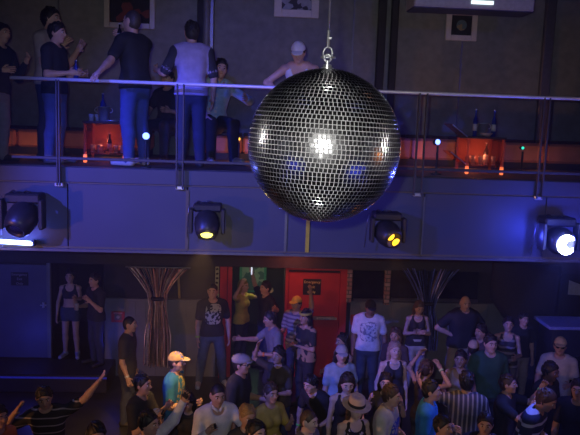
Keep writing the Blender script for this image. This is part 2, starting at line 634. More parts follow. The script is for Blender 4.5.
for i, (u0, u1) in enumerate(((353, 384), (391, 478))):
    w_ = empty('window_%d' % (i + 1), (0, 0, 0))
    tag(w_, kind='structure')
    wall_box('pane', u0, 271, u1, 300, YW - .04, .03, m_pane, w_)
    wall_box('window_frame', u0, 299, u1, 302, YW - .08, .07, m_dsteel, w_)

# picture in the room behind the opening, lit green
pc = at(253, 279, y=15.6)
e = empty('wall_picture', pc)
tag(e, 'greenish framed picture hanging in the dark room behind the doorway dancers', 'picture')
MB().box((0, .2, 0), (.62, .03, .72), bev=.01).build('frame', mat('green_frame', (.1, .4, .25), .5), e)
MB().box((0, .18, 0), (.5, .02, .6)).build('print', cloth((.45, .5, .4), 'camo', ((.12, .2, .2), 9.0, .55)), e)

# tinsel drapes tied in at the middle
def drape(u, vt, vk, vb, label, cols, halfw, tiew):
    c = at(u, vt, y=YW - .3)
    zk, zt = at(u, vk, y=YW - .3).z, c.z
    zb = max(at(u, vb, y=YW - .3).z, .05)
    e = empty('tinsel_drape', (c.x, YW - .3, zb))
    tag(e, label, 'curtain', 'tinsel drapes on the back wall')
    mbs = [MB() for _ in cols]
    for i in range(210):
        k_ = random.randrange(len(cols))
        a = random.uniform(-1, 1)
        y0 = random.uniform(-.12, .12)
        xt = a * halfw + random.uniform(-.03, .03)
        xk = a * tiew * .55 + random.uniform(-.02, .02)
        xb = a * tiew * 1.0 + random.uniform(-.04, .04)
        pts = []
        for t in np.linspace(0, 1, 8):
            if t < .35:
                s = t / .35
                s2 = s ** .8
                x = xt * (1 - s2) + xk * s2
                z = zt + (zk - zt) * s
            else:
                s = (t - .35) / .65
                x = xk + (xb - xk) * min(1, s * 1.8) ** .7
                z = zk + (zb - zk) * s * random.uniform(.93, 1.0)
            pts.append(Vector((x + random.uniform(-.008, .008), y0 * (.35 + abs(t - .35)) + random.uniform(-.01, .01), z - zb)))
        wv = random.uniform(.006, .012)
        vs, fs = [], []
        for j, p in enumerate(pts):
            an = random.uniform(0, PI)
            dv = Vector((cos(an) * wv, sin(an) * wv, 0))
            nv = Vector((-sin(an), cos(an), 0)) * .0012
            vs += [p - dv - nv, p + dv - nv, p + dv + nv, p - dv + nv]
        for j in range(len(pts) - 1):
            for q_ in range(4):
                q2 = (q_ + 1) % 4
                fs.append((j * 4 + q_, j * 4 + q2, j * 4 + 4 + q2, j * 4 + 4 + q_))
        mbs[k_].add(vs, fs)
    allm = MB()
    for i, q in enumerate(mbs):
        allm.add(q.v, q.f, i)
    allm.build('strands', cols, e)
    MB().lathe((0, 0, zk - zb), [(tiew * .6, -.03), (tiew * .66, 0), (tiew * .6, .03)], n=18).build('tie_band', m_blackp, e, smooth=True)
    MB().tube([(-halfw - .05, 0, zt - zb + .01), (halfw + .05, 0, zt - zb + .01)], .015).build('rod', m_dsteel, e)
foil = [mat('foil_silver', (.70, .62, .64), .45, .6, noise=.2), mat('foil_pink', (.62, .34, .34), .45, .6, noise=.2), mat('foil_black', (.03, .03, .035), .3, .6), mat('foil_brown', (.30, .20, .17), .4, .6)]
foilb = [mat('foil_blue', (.25, .30, .8), .4, .6, noise=.2), mat('foil_navy', (.04, .05, .15), .3, .7), mat('foil_black', (.03, .03, .035), .3, .6)]
drape(158, 268, 298, 366, 'tall silver, pink and black tinsel drape left of the man with the chest print', foil, .52, .2)
drape(429, 268, 303, 350, 'blue and black tinsel drape fanning out above the woman in cream trousers', foilb, .55, .2)
# the yellow tube beside the left drape
yt0, yt1 = at(178, 270, y=YW - .12), at(179.5, 298, y=YW - .12)
tag(MB().tube([yt0, yt1], .022, 12).build('hanging_tube', mat('mustard_tube', (.42, .33, .1), .5), smooth=True), 'mustard yellow tube hanging beside the left tinsel drape', 'tube')

# bar counter on the right edge, paper and batten on the wall above it
yb = 11.2
b0 = at(553, 327, y=yb)
e = empty('bar_counter', (b0.x + 1.4, yb + .35, 0))
tag(e, 'dark louvred bar counter with a blue lit top at the right edge', 'counter')
MB().box((0, 0, b0.z - .03), (2.9, .68, .06), bev=.012).build('worktop', mat('blue_grey_top', (.25, .28, .55), .4), e)
q = MB().box((0, .04, (b0.z - .06) / 2), (2.7, .6, b0.z - .06))
for i in range(9):
    q.box((0, -.28, .12 + i * .1), (2.7, .03, .03), R=Matrix.Rotation(.5, 3, 'X'))
q.build('front', mat('bar_front_black', (.025, .025, .03), .5), e)
p = at(574, 285, y=YW - .05)
poly = [at(569.5, 280.3, y=YW - .05), at(583, 285.5, y=YW - .05), at(583, 295.5, y=YW - .05), at(568, 294.5, y=YW - .05)]
tag(MB().prism(poly, (0, .015, 0)).build('wall_notice', mat('bluish_paper', (.6, .62, .7), .7)), 'pale paper notice with a slanted top above the bar counter', 'sign')
bt0, bt1 = at(559, 274, y=YW - .25), at(554, 293, y=YW - .25)
q = MB()
dv = (bt1 - bt0)
q.prism([bt0 + Vector((-.05, 0, 0)), bt0 + Vector((.05, 0, 0)), bt1 + Vector((.05, 0, 0)), bt1 + Vector((-.05, 0, 0))], (0, .05, 0))
tag(q.build('wall_batten', mat('batten_grey', (.2, .2, .25), .5)), 'short slanted batten hanging on the dark wall left of the paper notice', 'batten')
# black cloth canopy hanging at the right of the wainscot
poly = [at(u, v, y=YW - .45) for u, v in ((494, 262), (562, 266), (557, 318), (541, 340), (520, 336), (504, 318), (492, 300))]
cv = MB()
n = len(poly)
cxy = sum(poly, Vector()) / n
for rr, dy in ((1.0, 0.0), (.8, -.12), (.45, -.2)):
    for p in poly:
        q_ = cxy + (p - cxy) * rr
        cv.v.append((q_.x, q_.y + dy, q_.z))
cv.v.append((cxy.x, cxy.y - .22, cxy.z))
for p in poly:
    cv.v.append((p.x, p.y + .1, p.z))
for i in range(n):
    j = (i + 1) % n
    for a in (0, 1):
        cv.f.append((a * n + i, (a + 1) * n + i, (a + 1) * n + j, a * n + j))
    cv.f.append((2 * n + i, 3 * n, 2 * n + j))
    cv.f.append((i, j, 3 * n + 1 + j, 3 * n + 1 + i))
cv.f.append(tuple(3 * n + 1 + i for i in range(n)))
cv.m = [0] * len(cv.f)
tag(cv.build('cloth_canopy', mat('black_drape_cloth', (.02, .02, .028), .9), smooth=True), 'bulging black cloth hanging on the back wall left of the bar counter', 'cloth')
# ------------------------------------------------------------------ mirror ball
bc = at(324, 146, d=4.6)
BR = 76.5 / FPX * 4.6 * 0.995
ball = empty('mirror_ball', bc)
tag(ball, 'huge mirror ball of small square tiles hanging in front of the balcony', 'disco ball')
m_core = mat('pale_grout', (.80, .80, .82), .6, noise=.08, scale=30)
MB().lathe((0, 0, 0), [(BR * .984 * sin(PI * i / 48), -BR * .984 * cos(PI * i / 48)) for i in range(49)], n=96).build('core', m_core, ball, smooth=True)
mm = bpy.data.materials.new('mirror_tile')
mm.use_nodes = True
nt = mm.node_tree
b_ = nt.nodes['Principled BSDF']
b_.inputs['Metallic'].default_value = 1.0
b_.inputs['Roughness'].default_value = 0.22
oi = nt.nodes.new('ShaderNodeTexCoord')
nz = nt.nodes.new('ShaderNodeTexNoise')
nz.inputs['Scale'].default_value = 9
rp = nt.nodes.new('ShaderNodeValToRGB')
rp.color_ramp.elements[0].color = (.70, .71, .73, 1)
rp.color_ramp.elements[1].color = (.93, .94, .96, 1)
nt.links.new(oi.outputs['Object'], nz.inputs['Vector'])
nt.links.new(nz.outputs['Fac'], rp.inputs['Fac'])
nt.links.new(rp.outputs['Color'], b_.inputs['Base Color'])
tb = MB()
NR = 54
tilt = Matrix.Rotation(rad(2.0), 3, 'Y')
for i in range(NR):
    ph0, ph1 = -PI / 2 + PI * i / NR, -PI / 2 + PI * (i + 1) / NR
    pm = (ph0 + ph1) / 2
    n = max(5, round(118 * cos(pm)))
    off = random.random()
    dh = (ph1 - ph0) * .5 * .86
    for k in range(n):
        lam = 2 * PI * (k + off) / n
        dw = BR * cos(pm) * PI / n * .81
        nrm = Vector((cos(pm) * cos(lam), cos(pm) * sin(lam), sin(pm)))
        e1 = Vector((-sin(lam), cos(lam), 0))
        e2 = nrm.cross(e1)
        # every tile is glued on a hair askew
        n2 = (nrm + e1 * random.gauss(0, .010) + e2 * random.gauss(0, .010)).normalized()
        e1 = (e1 - n2 * e1.dot(n2)).normalized()
        e2 = n2.cross(e1)
        c = nrm * BR * .994
        hh = BR * dh
        vs = []
        for lay, s in ((-.004, 1.0), (0.0015, 1.0), (.003, .9)):
            for sx, sy in ((-1, -1), (1, -1), (1, 1), (-1, 1)):
                vs.append(tilt @ (c + e1 * dw * sx * s + e2 * hh * sy * s + n2 * lay))
        fs = [(8, 9, 10, 11)]
        for a in (0, 4):
            for q in range(4):
                q2 = (q + 1) % 4
                fs.append((a + q, a + q2, a + 4 + q2, a + 4 + q))
        tb.add(vs, fs)
tb.build('mirror_tiles', mm, ball)
MB().lathe((0, 0, BR - .012), [(.045, 0), (.045, .014), (.028, .02), (.028, .035), (.012, .04), (.012, .06)], n=24).build('top_boss', m_steel, ball, smooth=False)
# eye bolt, shackle and the wire up to the ceiling
def ring(mb, c, R, r, ax, n=22, m=8, a0=0, a1=2 * PI):
    ax = Vector(ax).normalized()
    a = ax.orthogonal().normalized()
    b = ax.cross(a)
    pts = [Vector(c) + (a * cos(t) + b * sin(t)) * R for t in np.linspace(a0, a1, n)]
    return mb.tube(pts, r, m, caps=(a1 - a0 < 6.2))
q = MB()
ring(q, (0, 0, BR + .065), .022, .007, (0, 1, 0))
q.build('eye_bolt', m_steel, ball, smooth=True)
sh = empty('hanging_wire', bc + Vector((0, 0, BR + .07)))
tag(sh, 'thin steel wire with a bow shackle that the mirror ball hangs from', 'wire')
q = MB()
pts = [(-.0, .028, .0), (0, .03, .03), (0, .022, .055), (0, 0, .068), (0, -.022, .055), (0, -.03, .03), (0, -.028, 0)]
q.tube([Matrix.Rotation(PI / 2, 3, 'Z') @ Vector(p) for p in pts], .006, 8)
q.tube([(-.045, 0, .0), (.05, 0, .0)], .007, 8)
q.build('shackle', m_steel, sh, smooth=True)
zt = ZC - (bc.z + BR + .07)
MB().tube([(0, 0, .062), (0, 0, zt)], .006, 8).build('wire', mat('wire_steel', (.5, .5, .52), .3, .8), sh, smooth=True)
q = MB()
q.tube([(0, 0, .062), (0, 0, .17)], .010, 8)
q.box((.008, 0, .12), (.03, .018, .016), bev=.003)
q.build('crimp_sleeve', m_steel, sh)

# ------------------------------------------------------------------ pictures on the upper wall
def picture(label, u0, v0, u1, v1, y, fm, art, border, brw=None):
    a, b2 = at(u0, v0, y=y), at(u1, v1, y=y)
    c = (a + b2) / 2
    w, h = abs(b2.x - a.x), abs(a.z - b2.z)
    e = empty('framed_picture', (c.x, y, c.z))
    tag(e, label, 'picture', 'framed pictures on the charcoal wall')
    t = border
    for s in (-1, 1):
        MB().box((s * (w / 2 - t / 2), .0, 0), (t, .05, h), bev=.008).build('frame_rail', fm, e)
        MB().box((0, .0, s * (h / 2 - t / 2)), (w - 2 * t, .05, t), bev=.008).build('frame_rail', fm, e)
    MB().box((0, .012, 0), (w - 2 * t + .01, .02, h - 2 * t + .01)).build('print', art, e)
    return e, w, h
m_silver = mat('silver_frame', (.45, .42, .40), .45, .2, noise=.06)
m_matw = mat('white_frame', (.66, .60, .58), .55, noise=.05)
picture('large silver framed dark picture with reddish marks above the bald man', 104, -38, 155, 29.5, YU - .04, m_silver, cloth((.012, .013, .018), 'camo', ((.16, .035, .03), 7.0, .78), 'pa'), .085)
picture('white framed picture hanging above the man in the white cap', 275, -20, 318.5, 18.5, YU - .04, m_matw, cloth((.35, .36, .45), 'camo', ((.05, .05, .07), 14.0, .62), 'pb'), .12)
e, w, h = picture('white framed picture with a small dark emblem below the projector box', 447, 9, 476, 41.5, YU - .04, m_matw, cloth((.012, .013, .016), 'camo', ((.02, .025, .03), 11.0, .75), 'pc'), .09)
q = MB()
q.lathe((0, -.0, .0), [(.085, 0), (.085, .01)], axis=(0, -1, 0), n=20)
q.build('emblem', cloth((.10, .17, .20), 'camo', ((.30, .24, .14), 22.0, .7), 'pd'), e)

# grey projector box above the right picture
yp = 10.6
a, b2 = at(410, 2, y=yp), at(527, 13, y=yp)
zb_ = at(468, 12.5, y=yp).z
e = empty('projector_box', ((a.x + b2.x) / 2, yp, zb_))
w = b2.x - a.x
tag(e, 'wide grey projector box with a bright slot hanging at the upper right', 'projector')
MB().box((0, 0, .24), (w, .55, .46), bev=.02).build('housing', mat('grey_metal_housing', (.50, .50, .50), .5, .1), e)
MB().box((0, -.01, .012), (w - .02, .5, .02)).build('bottom_tray', mat('blue_black_tray', (.03, .035, .12), .4), e)
sx = at(482.5, 2.5, y=yp - .28)
MB().box((sx.x - e.location.x, -.279, sx.z - zb_ + .0), (.33, .02, .05), bev=.005).build('slot_light', mat('slot_glow', (.8, .9, .9), .4, noise=0, emit=(.75, .95, .95), estr=1.6), e)
for s in (-1, 1):
    MB().tube([(s * w * .35, 0, .46), (s * w * .35, 0, ZC - zb_ - .0)], .02, 10).build('hanger_rod', m_dsteel, e)

# ------------------------------------------------------------------ balcony seating and tables
m_sofa = mat('red_bench_leather', (.50, .19, .10), .55, noise=.15, scale=6)
def bench(u0, u1, y, label, depth=.6, hs=.36):
    x0, x1 = at(u0, 150, y=y).x, at(u1, 150, y=y).x
    e = empty('banquette', ((x0 + x1) / 2, y + depth / 2, ZB))
    tag(e, label, 'bench', 'red banquettes along the balcony wall')
    w = x1 - x0
    MB().box((0, 0, .05), (w - .06, depth - .1, .1)).build('plinth', m_blackp, e)
    n = max(1, round(w / .75))
    for i in range(n):
        xx = -w / 2 + w * (i + .5) / n
        MB().box((xx, 0, .1 + (hs - .1) / 2), (w / n - .012, depth, hs - .1), bev=.035).build('seat_block', m_sofa, e)
        MB().box((xx, depth / 2 - .06, hs + .0 + .02), (w / n - .012, .1, .05), bev=.02).build('back_cushion', mat('dark_back_cushion', (.05, .012, .012), .5), e)
bench(-30, 62, 10.75, 'red banquette behind the two men standing at the left of the rail')
bench(62, 150, 10.75, 'red banquette behind the left glass table')
bench(198, 330, 10.75, 'red banquette that the man in the pale blue shirt sits on')
bench(368, 500, 10.75, 'red banquette behind the right glass table', hs=.42)
bench(500, 640, 10.75, 'red banquette at the far right end of the balcony', hs=.40)

m_glass = bpy.data.materials.new('orange_lit_acrylic')
m_glass.use_nodes = True
nt = m_glass.node_tree
nt.nodes.remove(nt.nodes['Principled BSDF'])
tr = nt.nodes.new('ShaderNodeBsdfTransparent')
tr.inputs[0].default_value = (.97, .72, .62, 1)
df = nt.nodes.new('ShaderNodeBsdfTranslucent')
df.inputs[0].default_value = (.9, .38, .22, 1)
d2_ = nt.nodes.new('ShaderNodeBsdfDiffuse')
d2_.inputs[0].default_value = (.7, .30, .2, 1)
ms0 = nt.nodes.new('ShaderNodeMixShader')
ms0.inputs[0].default_value = .5
nt.links.new(df.outputs[0], ms0.inputs[1])
nt.links.new(d2_.outputs[0], ms0.inputs[2])
ms = nt.nodes.new('ShaderNodeMixShader')
ms.inputs[0].default_value = .14
nt.links.new(tr.outputs[0], ms.inputs[1])
nt.links.new(ms0.outputs[0], ms.inputs[2])
nt.links.new(ms.outputs[0], nt.nodes['Material Output'].inputs['Surface'])
m_glow = mat('orange_foot_lamp', (.9, .3, .1), .4, noise=0, emit=(1, .18, .05), estr=1.4)
m_clear = bpy.data.materials.new('clear_glassware')
m_clear.use_nodes = True
b_ = m_clear.node_tree.nodes['Principled BSDF']
b_.inputs['Base Color'].default_value = (.7, .72, .75, 1)
b_.inputs['Roughness'].default_value = .05
b_.inputs['Alpha'].default_value = .7
b_.inputs['Specular IOR Level'].default_value = .9

def acrylic(name, fac):
    m = m_glass.copy()
    m.name = name
    [n for n in m.node_tree.nodes if n.type == 'MIX_SHADER' and not n.inputs[2].links[0].from_node.type.startswith('BSDF')][0].inputs[0].default_value = fac
    return m


m_clearpane = acrylic('clear_orange_acrylic', .035)
m_backpane = acrylic('frosted_orange_acrylic', .45)


def glass_table(u0, u1, vt, y, label, wing):
    x0, x1 = at(u0, vt, y=y).x, at(u1, vt, y=y).x
    zt = at((u0 + u1) / 2, vt, y=y).z - ZB
    w, dp = x1 - x0, .5
    e = empty('glass_table', ((x0 + x1) / 2, y + dp / 2, ZB))
    tag(e, label, 'table', 'orange lit glass tables on the balcony')
    MB().box((0, 0, zt - .012), (w + .02, dp + .02, .024), bev=.004).build('table_top', mat('smoked_top', (.10, .06, .06), .15), e)
    zsh = zt * .22
    MB().box((0, 0, zsh), (w - .03, dp - .03, .015), bev=.003).build('shelf', m_glass, e)
    for sx in (-1, 1):
        for sy in (-1, 1):
            l = MB().box((sx * (w / 2 - .02), sy * (dp / 2 - .02), (zt - .03 + .0) / 2), (.035, .035, zt - .03), bev=.006).build('leg', m_backpane, e)
            if sy < 0:
                MB().box((sx * (w / 2 - .02), sy * (dp / 2 - .02), .055), (.042, .042, .11), bev=.008).build('foot_lamp', m_glow, l)
    MB().box((0, -dp / 2 + .005, zt * .6), (w - .06, .008, zt * .66)).build('front_pane', m_clearpane, e)
    MB().box((0, dp / 2 - .005, zt * .6), (w - .06, .008, zt * .66)).build('back_pane', m_backpane, e)
    for s in (-1, 1):
        MB().box((s * (w / 2 - .02), 0, zt * .6), (.008, dp - .06, zt * .66)).build('side_pane', m_clearpane, e)
    if wing:
        for zz in (zt - .01, zsh + .02):
            p0 = Vector((-w / 2, -dp / 2, zz))
            p1 = p0 + Vector((-.22, .0, .16))
            d_ = Vector((0, dp * .8, 0))
            MB().prism([p0, p1, p1 + d_, p0 + d_], (.006, 0, .010)).build('side_flap', m_clearpane, e)
            MB().tube([p0, p1], .009, 8).build('flap_rail', m_steel, e)
    light('table_glow', 'POINT', e.location + Vector((0, 0, zt * .55)), (1, .36, .17), 4.0, .05)
    return e, e.location, zt, zsh, w

def bottle(loc, label, color, h=.3, r=.038, cap=None, grp='bottles on the balcony tables'):
    e = empty('bottle', loc)
    tag(e, label, 'bottle', grp)
    MB().lathe((0, 0, 0), [(r * .9, 0), (r, .008), (r, h * .55), (r * .85, h * .63), (r * .38, h * .74), (r * .34, h * .93), (r * .4, h * .935), (r * .4, h * .96)], n=20).build('glass', color, e, smooth=True)
    MB().lathe((0, 0, h * .2), [(r * 1.02, 0), (r * 1.02, h * .25)], n=20).build('label', mat('bottle_label', (.6, .6, .55), .6), e, smooth=True)
    MB().lathe((0, 0, h * .95), [(r * .44, 0), (r * .44, h * .05)], n=14).build('cap', cap or m_steel, e, smooth=True)
    return e

def tumbler(loc, label, grp, h=.11, r=.035, m=None):
    e = empty('tumbler', loc)
    tag(e, label, 'glass', grp)
    MB().lathe((0, 0, 0), [(r * .8, 0), (r, h), (r * .93, h), (r * .76, .012), (.002, .012)], n=18).build('glass', m or m_clear, e, smooth=True)
    return e

def bucket(loc, label, r=.095, h=.2):
    e = empty('ice_bucket', loc)
    tag(e, label, 'bucket')
    pail = MB().lathe((0, 0, 0), [(r * .7, 0), (r * .75, .01), (r, h), (r * 1.06, h), (r * 1.06, h + .012), (r * .95, h + .012), (r * .7, .02), (.002, .02)], n=28).build('pail', m_steel, e, smooth=True)
    for s in (-1, 1):
        q = MB()
        ring(q, (s * r * 1.02, 0, h * .8), .03, .006, (0, 1, 0), m=6)
        q.build('handle', m_steel, pail, smooth=True)
    return e

tA, LA, zA_, zsA, wA = glass_table(83, 126, 121.5, 9.25, 'orange lit glass table with an ice bucket on top, beside the bald man', False)
tB, LB, zB_, zsB, wB = glass_table(468, 506, 137, 9.25, 'orange lit glass table with raised side flap and tall bottles at the right', True)
m_dkb = mat('dark_bottle_glass', (.01, .012, .02), .1, noise=0)
m_blb = mat('blue_bottle_glass', (.02, .035, .25), .12, noise=0)
m_gold = mat('gold_foil', (.7, .5, .15), .3, .7)
bucket(LA + Vector((-.06, .0, zA_)), 'steel ice bucket on the left glass table', .085, .18)
bottle(LA + Vector((-.075, .02, zA_ + .03)), 'blue bottle standing in the steel ice bucket', m_blb, .34, .036, m_steel)
e = empty('cocktail_shaker', LA + Vector((.2, .02, zA_)))
tag(e, 'tall steel cocktail shaker at the right side of the left glass table', 'shaker')
MB().lathe((0, 0, 0), [(.035, 0), (.05, .17), (.048, .175)], n=22).build('cup', m_steel, e, smooth=True)
MB().lathe((0, 0, .173), [(.05, 0), (.043, .05), (.028, .075), (.024, .085), (.024, .11), (.005, .112)], n=22).build('lid', m_steel, e, smooth=True)
for i, (dx, dy) in enumerate(((-.2, -.1), (-.16, .05))):
    tumbler(LA + Vector((dx, dy, zA_)), ['glass tumbler standing at the front left corner of the left glass table', 'glass tumbler standing behind the corner one, left of the ice bucket'][i], 'tumblers on the balcony tables', .09, .034)
e = empty('drinks_tray', LA + Vector((.08, -.12, zA_)))
tag(e, 'small steel drinks tray in front of the ice bucket', 'tray')
MB().lathe((0, 0, 0), [(.085, 0), (.1, .004), (.105, .02), (.1, .02), (.083, .008), (.002, .008)], n=28).build('dish', m_steel, e, smooth=True)
bottle(LA + Vector((.02, -.02, zsA + .01)), 'small dark bottle on the shelf inside the left glass table', m_dkb, .26, .03)
LBL = ['glass tumbler at the left end of the shelf in the left table', 'second glass tumbler from the left on the shelf of the left table', 'glass tumbler just right of the dark bottle in the left table', 'glass tumbler at the right end of the shelf in the left table']
m_amb = mat('amber_cup', (.85, .32, .10), .3, noise=0.1)
for i, dx in enumerate((-.19, -.11, .11, .19)):
    tumbler(LA + Vector((dx, -.06 + .04 * (i % 2), zsA + .01)), LBL[i], 'tumblers on the shelf of the left table', .10, .034)
for i, (dx, z_) in enumerate(((-.06, 0), (.065, 0))):
    tumbler(LA + Vector((dx, -.13, zsA + .01)), ['amber cup left of the dark bottle in the left table', 'amber cup right of the dark bottle in the left table'][i], 'amber cups in the left table', .08, .036, m_amb)
bottle(LB + Vector((-.09, .0, zB_ + .002)), 'clear tall bottle with a pale cap on the right glass table', m_blb, .37, .03, mat('pale_cap', (.75, .75, .6), .4))
bottle(LB + Vector((.17, .0, zB_ + .002)), 'blue tall bottle with a gold top on the right glass table', m_blb, .37, .03, m_gold)
bucket(LB + Vector((.04, .08, zB_ + .002)), 'steel ice bucket between the two tall bottles on the right glass table', .085, .17)
e = empty('fruit_bowl', LB + Vector((.03, -.12, zB_ + .002)))
tag(e, 'shallow bowl in front of the bottles on the right glass table', 'bowl')
MB().lathe((0, 0, 0), [(.04, 0), (.05, .006), (.09, .05), (.085, .05), (.046, .014), (.002, .012)], n=24).build('dish', mat('peach_bowl', (.55, .35, .25), .4), e, smooth=True)
LBR = ['tumbler at the far left of the shelf in the right table', 'second tumbler from the left on the shelf of the right table', 'middle tumbler on the shelf of the right table', 'second tumbler from the right on the shelf of the right table', 'tumbler at the far right of the shelf in the right table']
for i in range(5):
    tumbler(LB + Vector((-.19 + .09 * i, -.08 + .05 * (i % 2), zsB + .01)), LBR[i], 'tumblers on the shelf of the right table', .12, .034)
bottle(LB + Vector((.12, .09, zsB + .01)), 'dark bottle on the shelf inside the right glass table', m_dkb, .3, .035)

# small LED spots on the balcony floor
def led_spot(u, v, y, label, color, es, r, aim, power, group=None):
    p = at(u, v, y=y)
    e = empty('led_spot', (p.x, p.y, ZB))
    tag(e, label, 'lamp', group)
    h = p.z - ZB
    MB().lathe((0, 0, 0), [(.07, 0), (.07, .015), (.015, .02), (.015, max(.03, h - .05))], n=18).build('stand', m_blackp, e)
    ax = Vector(aim).normalized()
    can = MB().lathe(Vector((0, 0, h)) - ax * .1, [(r * .7, 0), (r * 1.15, .03), (r * 1.15, .1), (r * 1.02, .1), (r * 1.02, .09)], axis=ax, n=22).build('can', m_blackp, e, smooth=True)
    MB().lathe(Vector((0, 0, h)) - ax * .008, [(r, 0), (r * .9, .008), (r * .4, .014), (.002, .015)], axis=ax, n=22).build('lens', mat('lens_%.1f_%.1f_%.1f' % color, color, .3, noise=0, emit=color, estr=es), can, smooth=True)
    if power:
        light('spot_light', 'POINT', p + ax * .12, color, power, .05)
led_spot(146, 136, 8.68, 'bright blue white LED spot beside the leg of the bald man', (.25, .35, 1.0), 4, .042, (.15, -1, .05), .5)
led_spot(438, 142, 9.0, 'bright blue white LED spot between the twin uprights and the right glass table', (.25, .35, 1.0), 4, .036, (.15, -1, .05), 1.2)
led_spot(44, 136, 9.9, 'tiny green LED by the legs of the men at the left', (.05, .9, .5), 1.5, .022, (0, -1, 0), 0)
led_spot(523, 148, 9.9, 'tiny green LED right of the right glass table', (.05, .9, .5), 1.5, .022, (0, -1, 0), 0)
led_spot(239, 139, 10.2, 'tiny amber LED lamp under the seated man in the pale blue shirt', (1, .45, .05), 3, .022, (0, -1, 0), 0)

# ------------------------------------------------------------------ moving heads on the fascia
def moving_head(u, v, size, aim, label, color, es, spots, lens_shape='round', yaw=0.0):
    p = at(u, v, y=YF - .30)
    e = empty('moving_head_light', p)
    tag(e, label, 'stage light', 'moving head lights on the fascia')
    s = size
    q = MB().box((0, .14, s * .42), (s * .72, s * .5, s * .2), bev=.02)
    q.build('base', m_blackp, e)
    MB().box((0, .26, s * .42), (.06, .06, .12), bev=.01).build('clamp', m_dsteel, e)
    for sx in (-1, 1):
        MB().box((sx * s * .40, .02, s * .10), (s * .09, s * .3, s * .62), bev=.018).build('yoke_arm', m_blackp, e)
    ax = Vector(aim).normalized()
    hd = MB().lathe(-ax * s * .34, [(s * .10, 0), (s * .24, .02), (s * .30, s * .16), (s * .32, s * .34), (s * .28, s * .56), (s * .22, s * .66), (s * .19, s * .66), (s * .18, s * .60)], axis=ax, n=28)
    h = hd.build('head', mat('head_casing', (.018, .018, .022), .4), e, smooth=True)
    m_l = mat('lamp_%.1f_%.1f_%.1f' % color, color, .3, noise=0, emit=color, estr=es)
    a = Vector((0, 0, 1)).cross(ax)
    a = a.normalized() if a.length > .05 else Vector((1, 0, 0))
    b = ax.cross(a)
    c0 = ax * s * .27
    if lens_shape == 'round':
        MB().lathe(c0, [(s * .15, 0), (s * .14, .012), (.002, .018)], axis=ax, n=24).build('lens', m_l, h, smooth=True)
    elif lens_shape == 'twin':
        for k in (-1, 1):
            MB().lathe(c0 + (a * .10 * k + b * -.085 * k) * s * 1.05, [(s * .105, 0), (s * .1, .01), (.002, .016)], axis=ax, n=20).build('lens', m_l, h, smooth=True)
    elif lens_shape == 'crescent':
        pts = []
        R = s * .225
        for t in np.linspace(rad(38), rad(322), 30):
            pts.append((R * .90 * cos(t), R * 1.0 * sin(t)))
        for t in np.linspace(rad(300), rad(70), 14):
            pts.append((R * .50 * cos(t) + R * .44, R * .42 * sin(t) + R * .06))
        MB().prism([c0 + ax * .05 + a * x + b * y for x, y in pts], ax * .012).build('lens', m_l, h)
    else:
        MB().lathe(c0, [(s * .16, 0), (s * .15, .01), (.002, .014)], axis=ax, n=24).build('lens', mat('dark_lens', (.02, .02, .05), .05, noise=0), h, smooth=True)
    # safety cable and its plug
    q = MB()
    pts = [(-s * .3 + .1 * t * s, .1 + .02 * sin(t * 3), s * (.52 + .05 * sin(t * 2.2))) for t in np.linspace(0, 5, 26)]
    q.tube(pts, .008, 6)
    q.build('cable', m_blackp, e, smooth=True)
    q = MB()
    q.tube([(-s * .46, .1, s * .45), (-s * .50, .12, .1), (-s * .52, .16, -s * .4)], .006, 6)
    q.build('safety_cable', m_dsteel, e, smooth=True)
    return p, ax
moving_head(22, 219, .56, (-.2, -.55, -.55), 'unlit black moving head light above the glowing blue tube', (.1, .1, .3), 0, None, 'dark')
moving_head(207, 225, .47, (.02, -.62, -.8), 'moving head light with a bright yellow round lens', (1, .88, .15), 3.2, None)
moving_head(388, 234, .48, (.30, -.8, -.32), 'moving head light with two amber round lenses', (1, .50, .02), 2.6, None, 'twin')
moving_head(560, 241, .54, (-.05, -1, -.06), 'moving head light with a glaring blue white crescent lens', (.55, .62, 1.0), 40, None, 'crescent')
# blue glowing tube under the first one
t0, t1 = at(-14, 240.5, y=YF - .10), at(33, 243.5, y=YF - .10)
e = empty('led_tube', t0)
tag(e, 'glowing blue white LED tube along the bottom edge of the fascia', 'tube light')
MB().tube([(0, 0, 0), t1 - t0], .028, 14).build('tube', mat('tube_glow', (.4, .5, 1), .3, noise=0, emit=(.28, .38, 1.0), estr=9), e, smooth=True)
for p in (Vector((0, 0, 0)), t1 - t0):
    MB().box(p + Vector((0, .03, 0)), (.05, .1, .07), bev=.01).build('end_cap', m_blackp, e)
# ------------------------------------------------------------------ people: one smooth skin per body, clothes as children
def V(*a):
    return np.array(a, dtype=float)


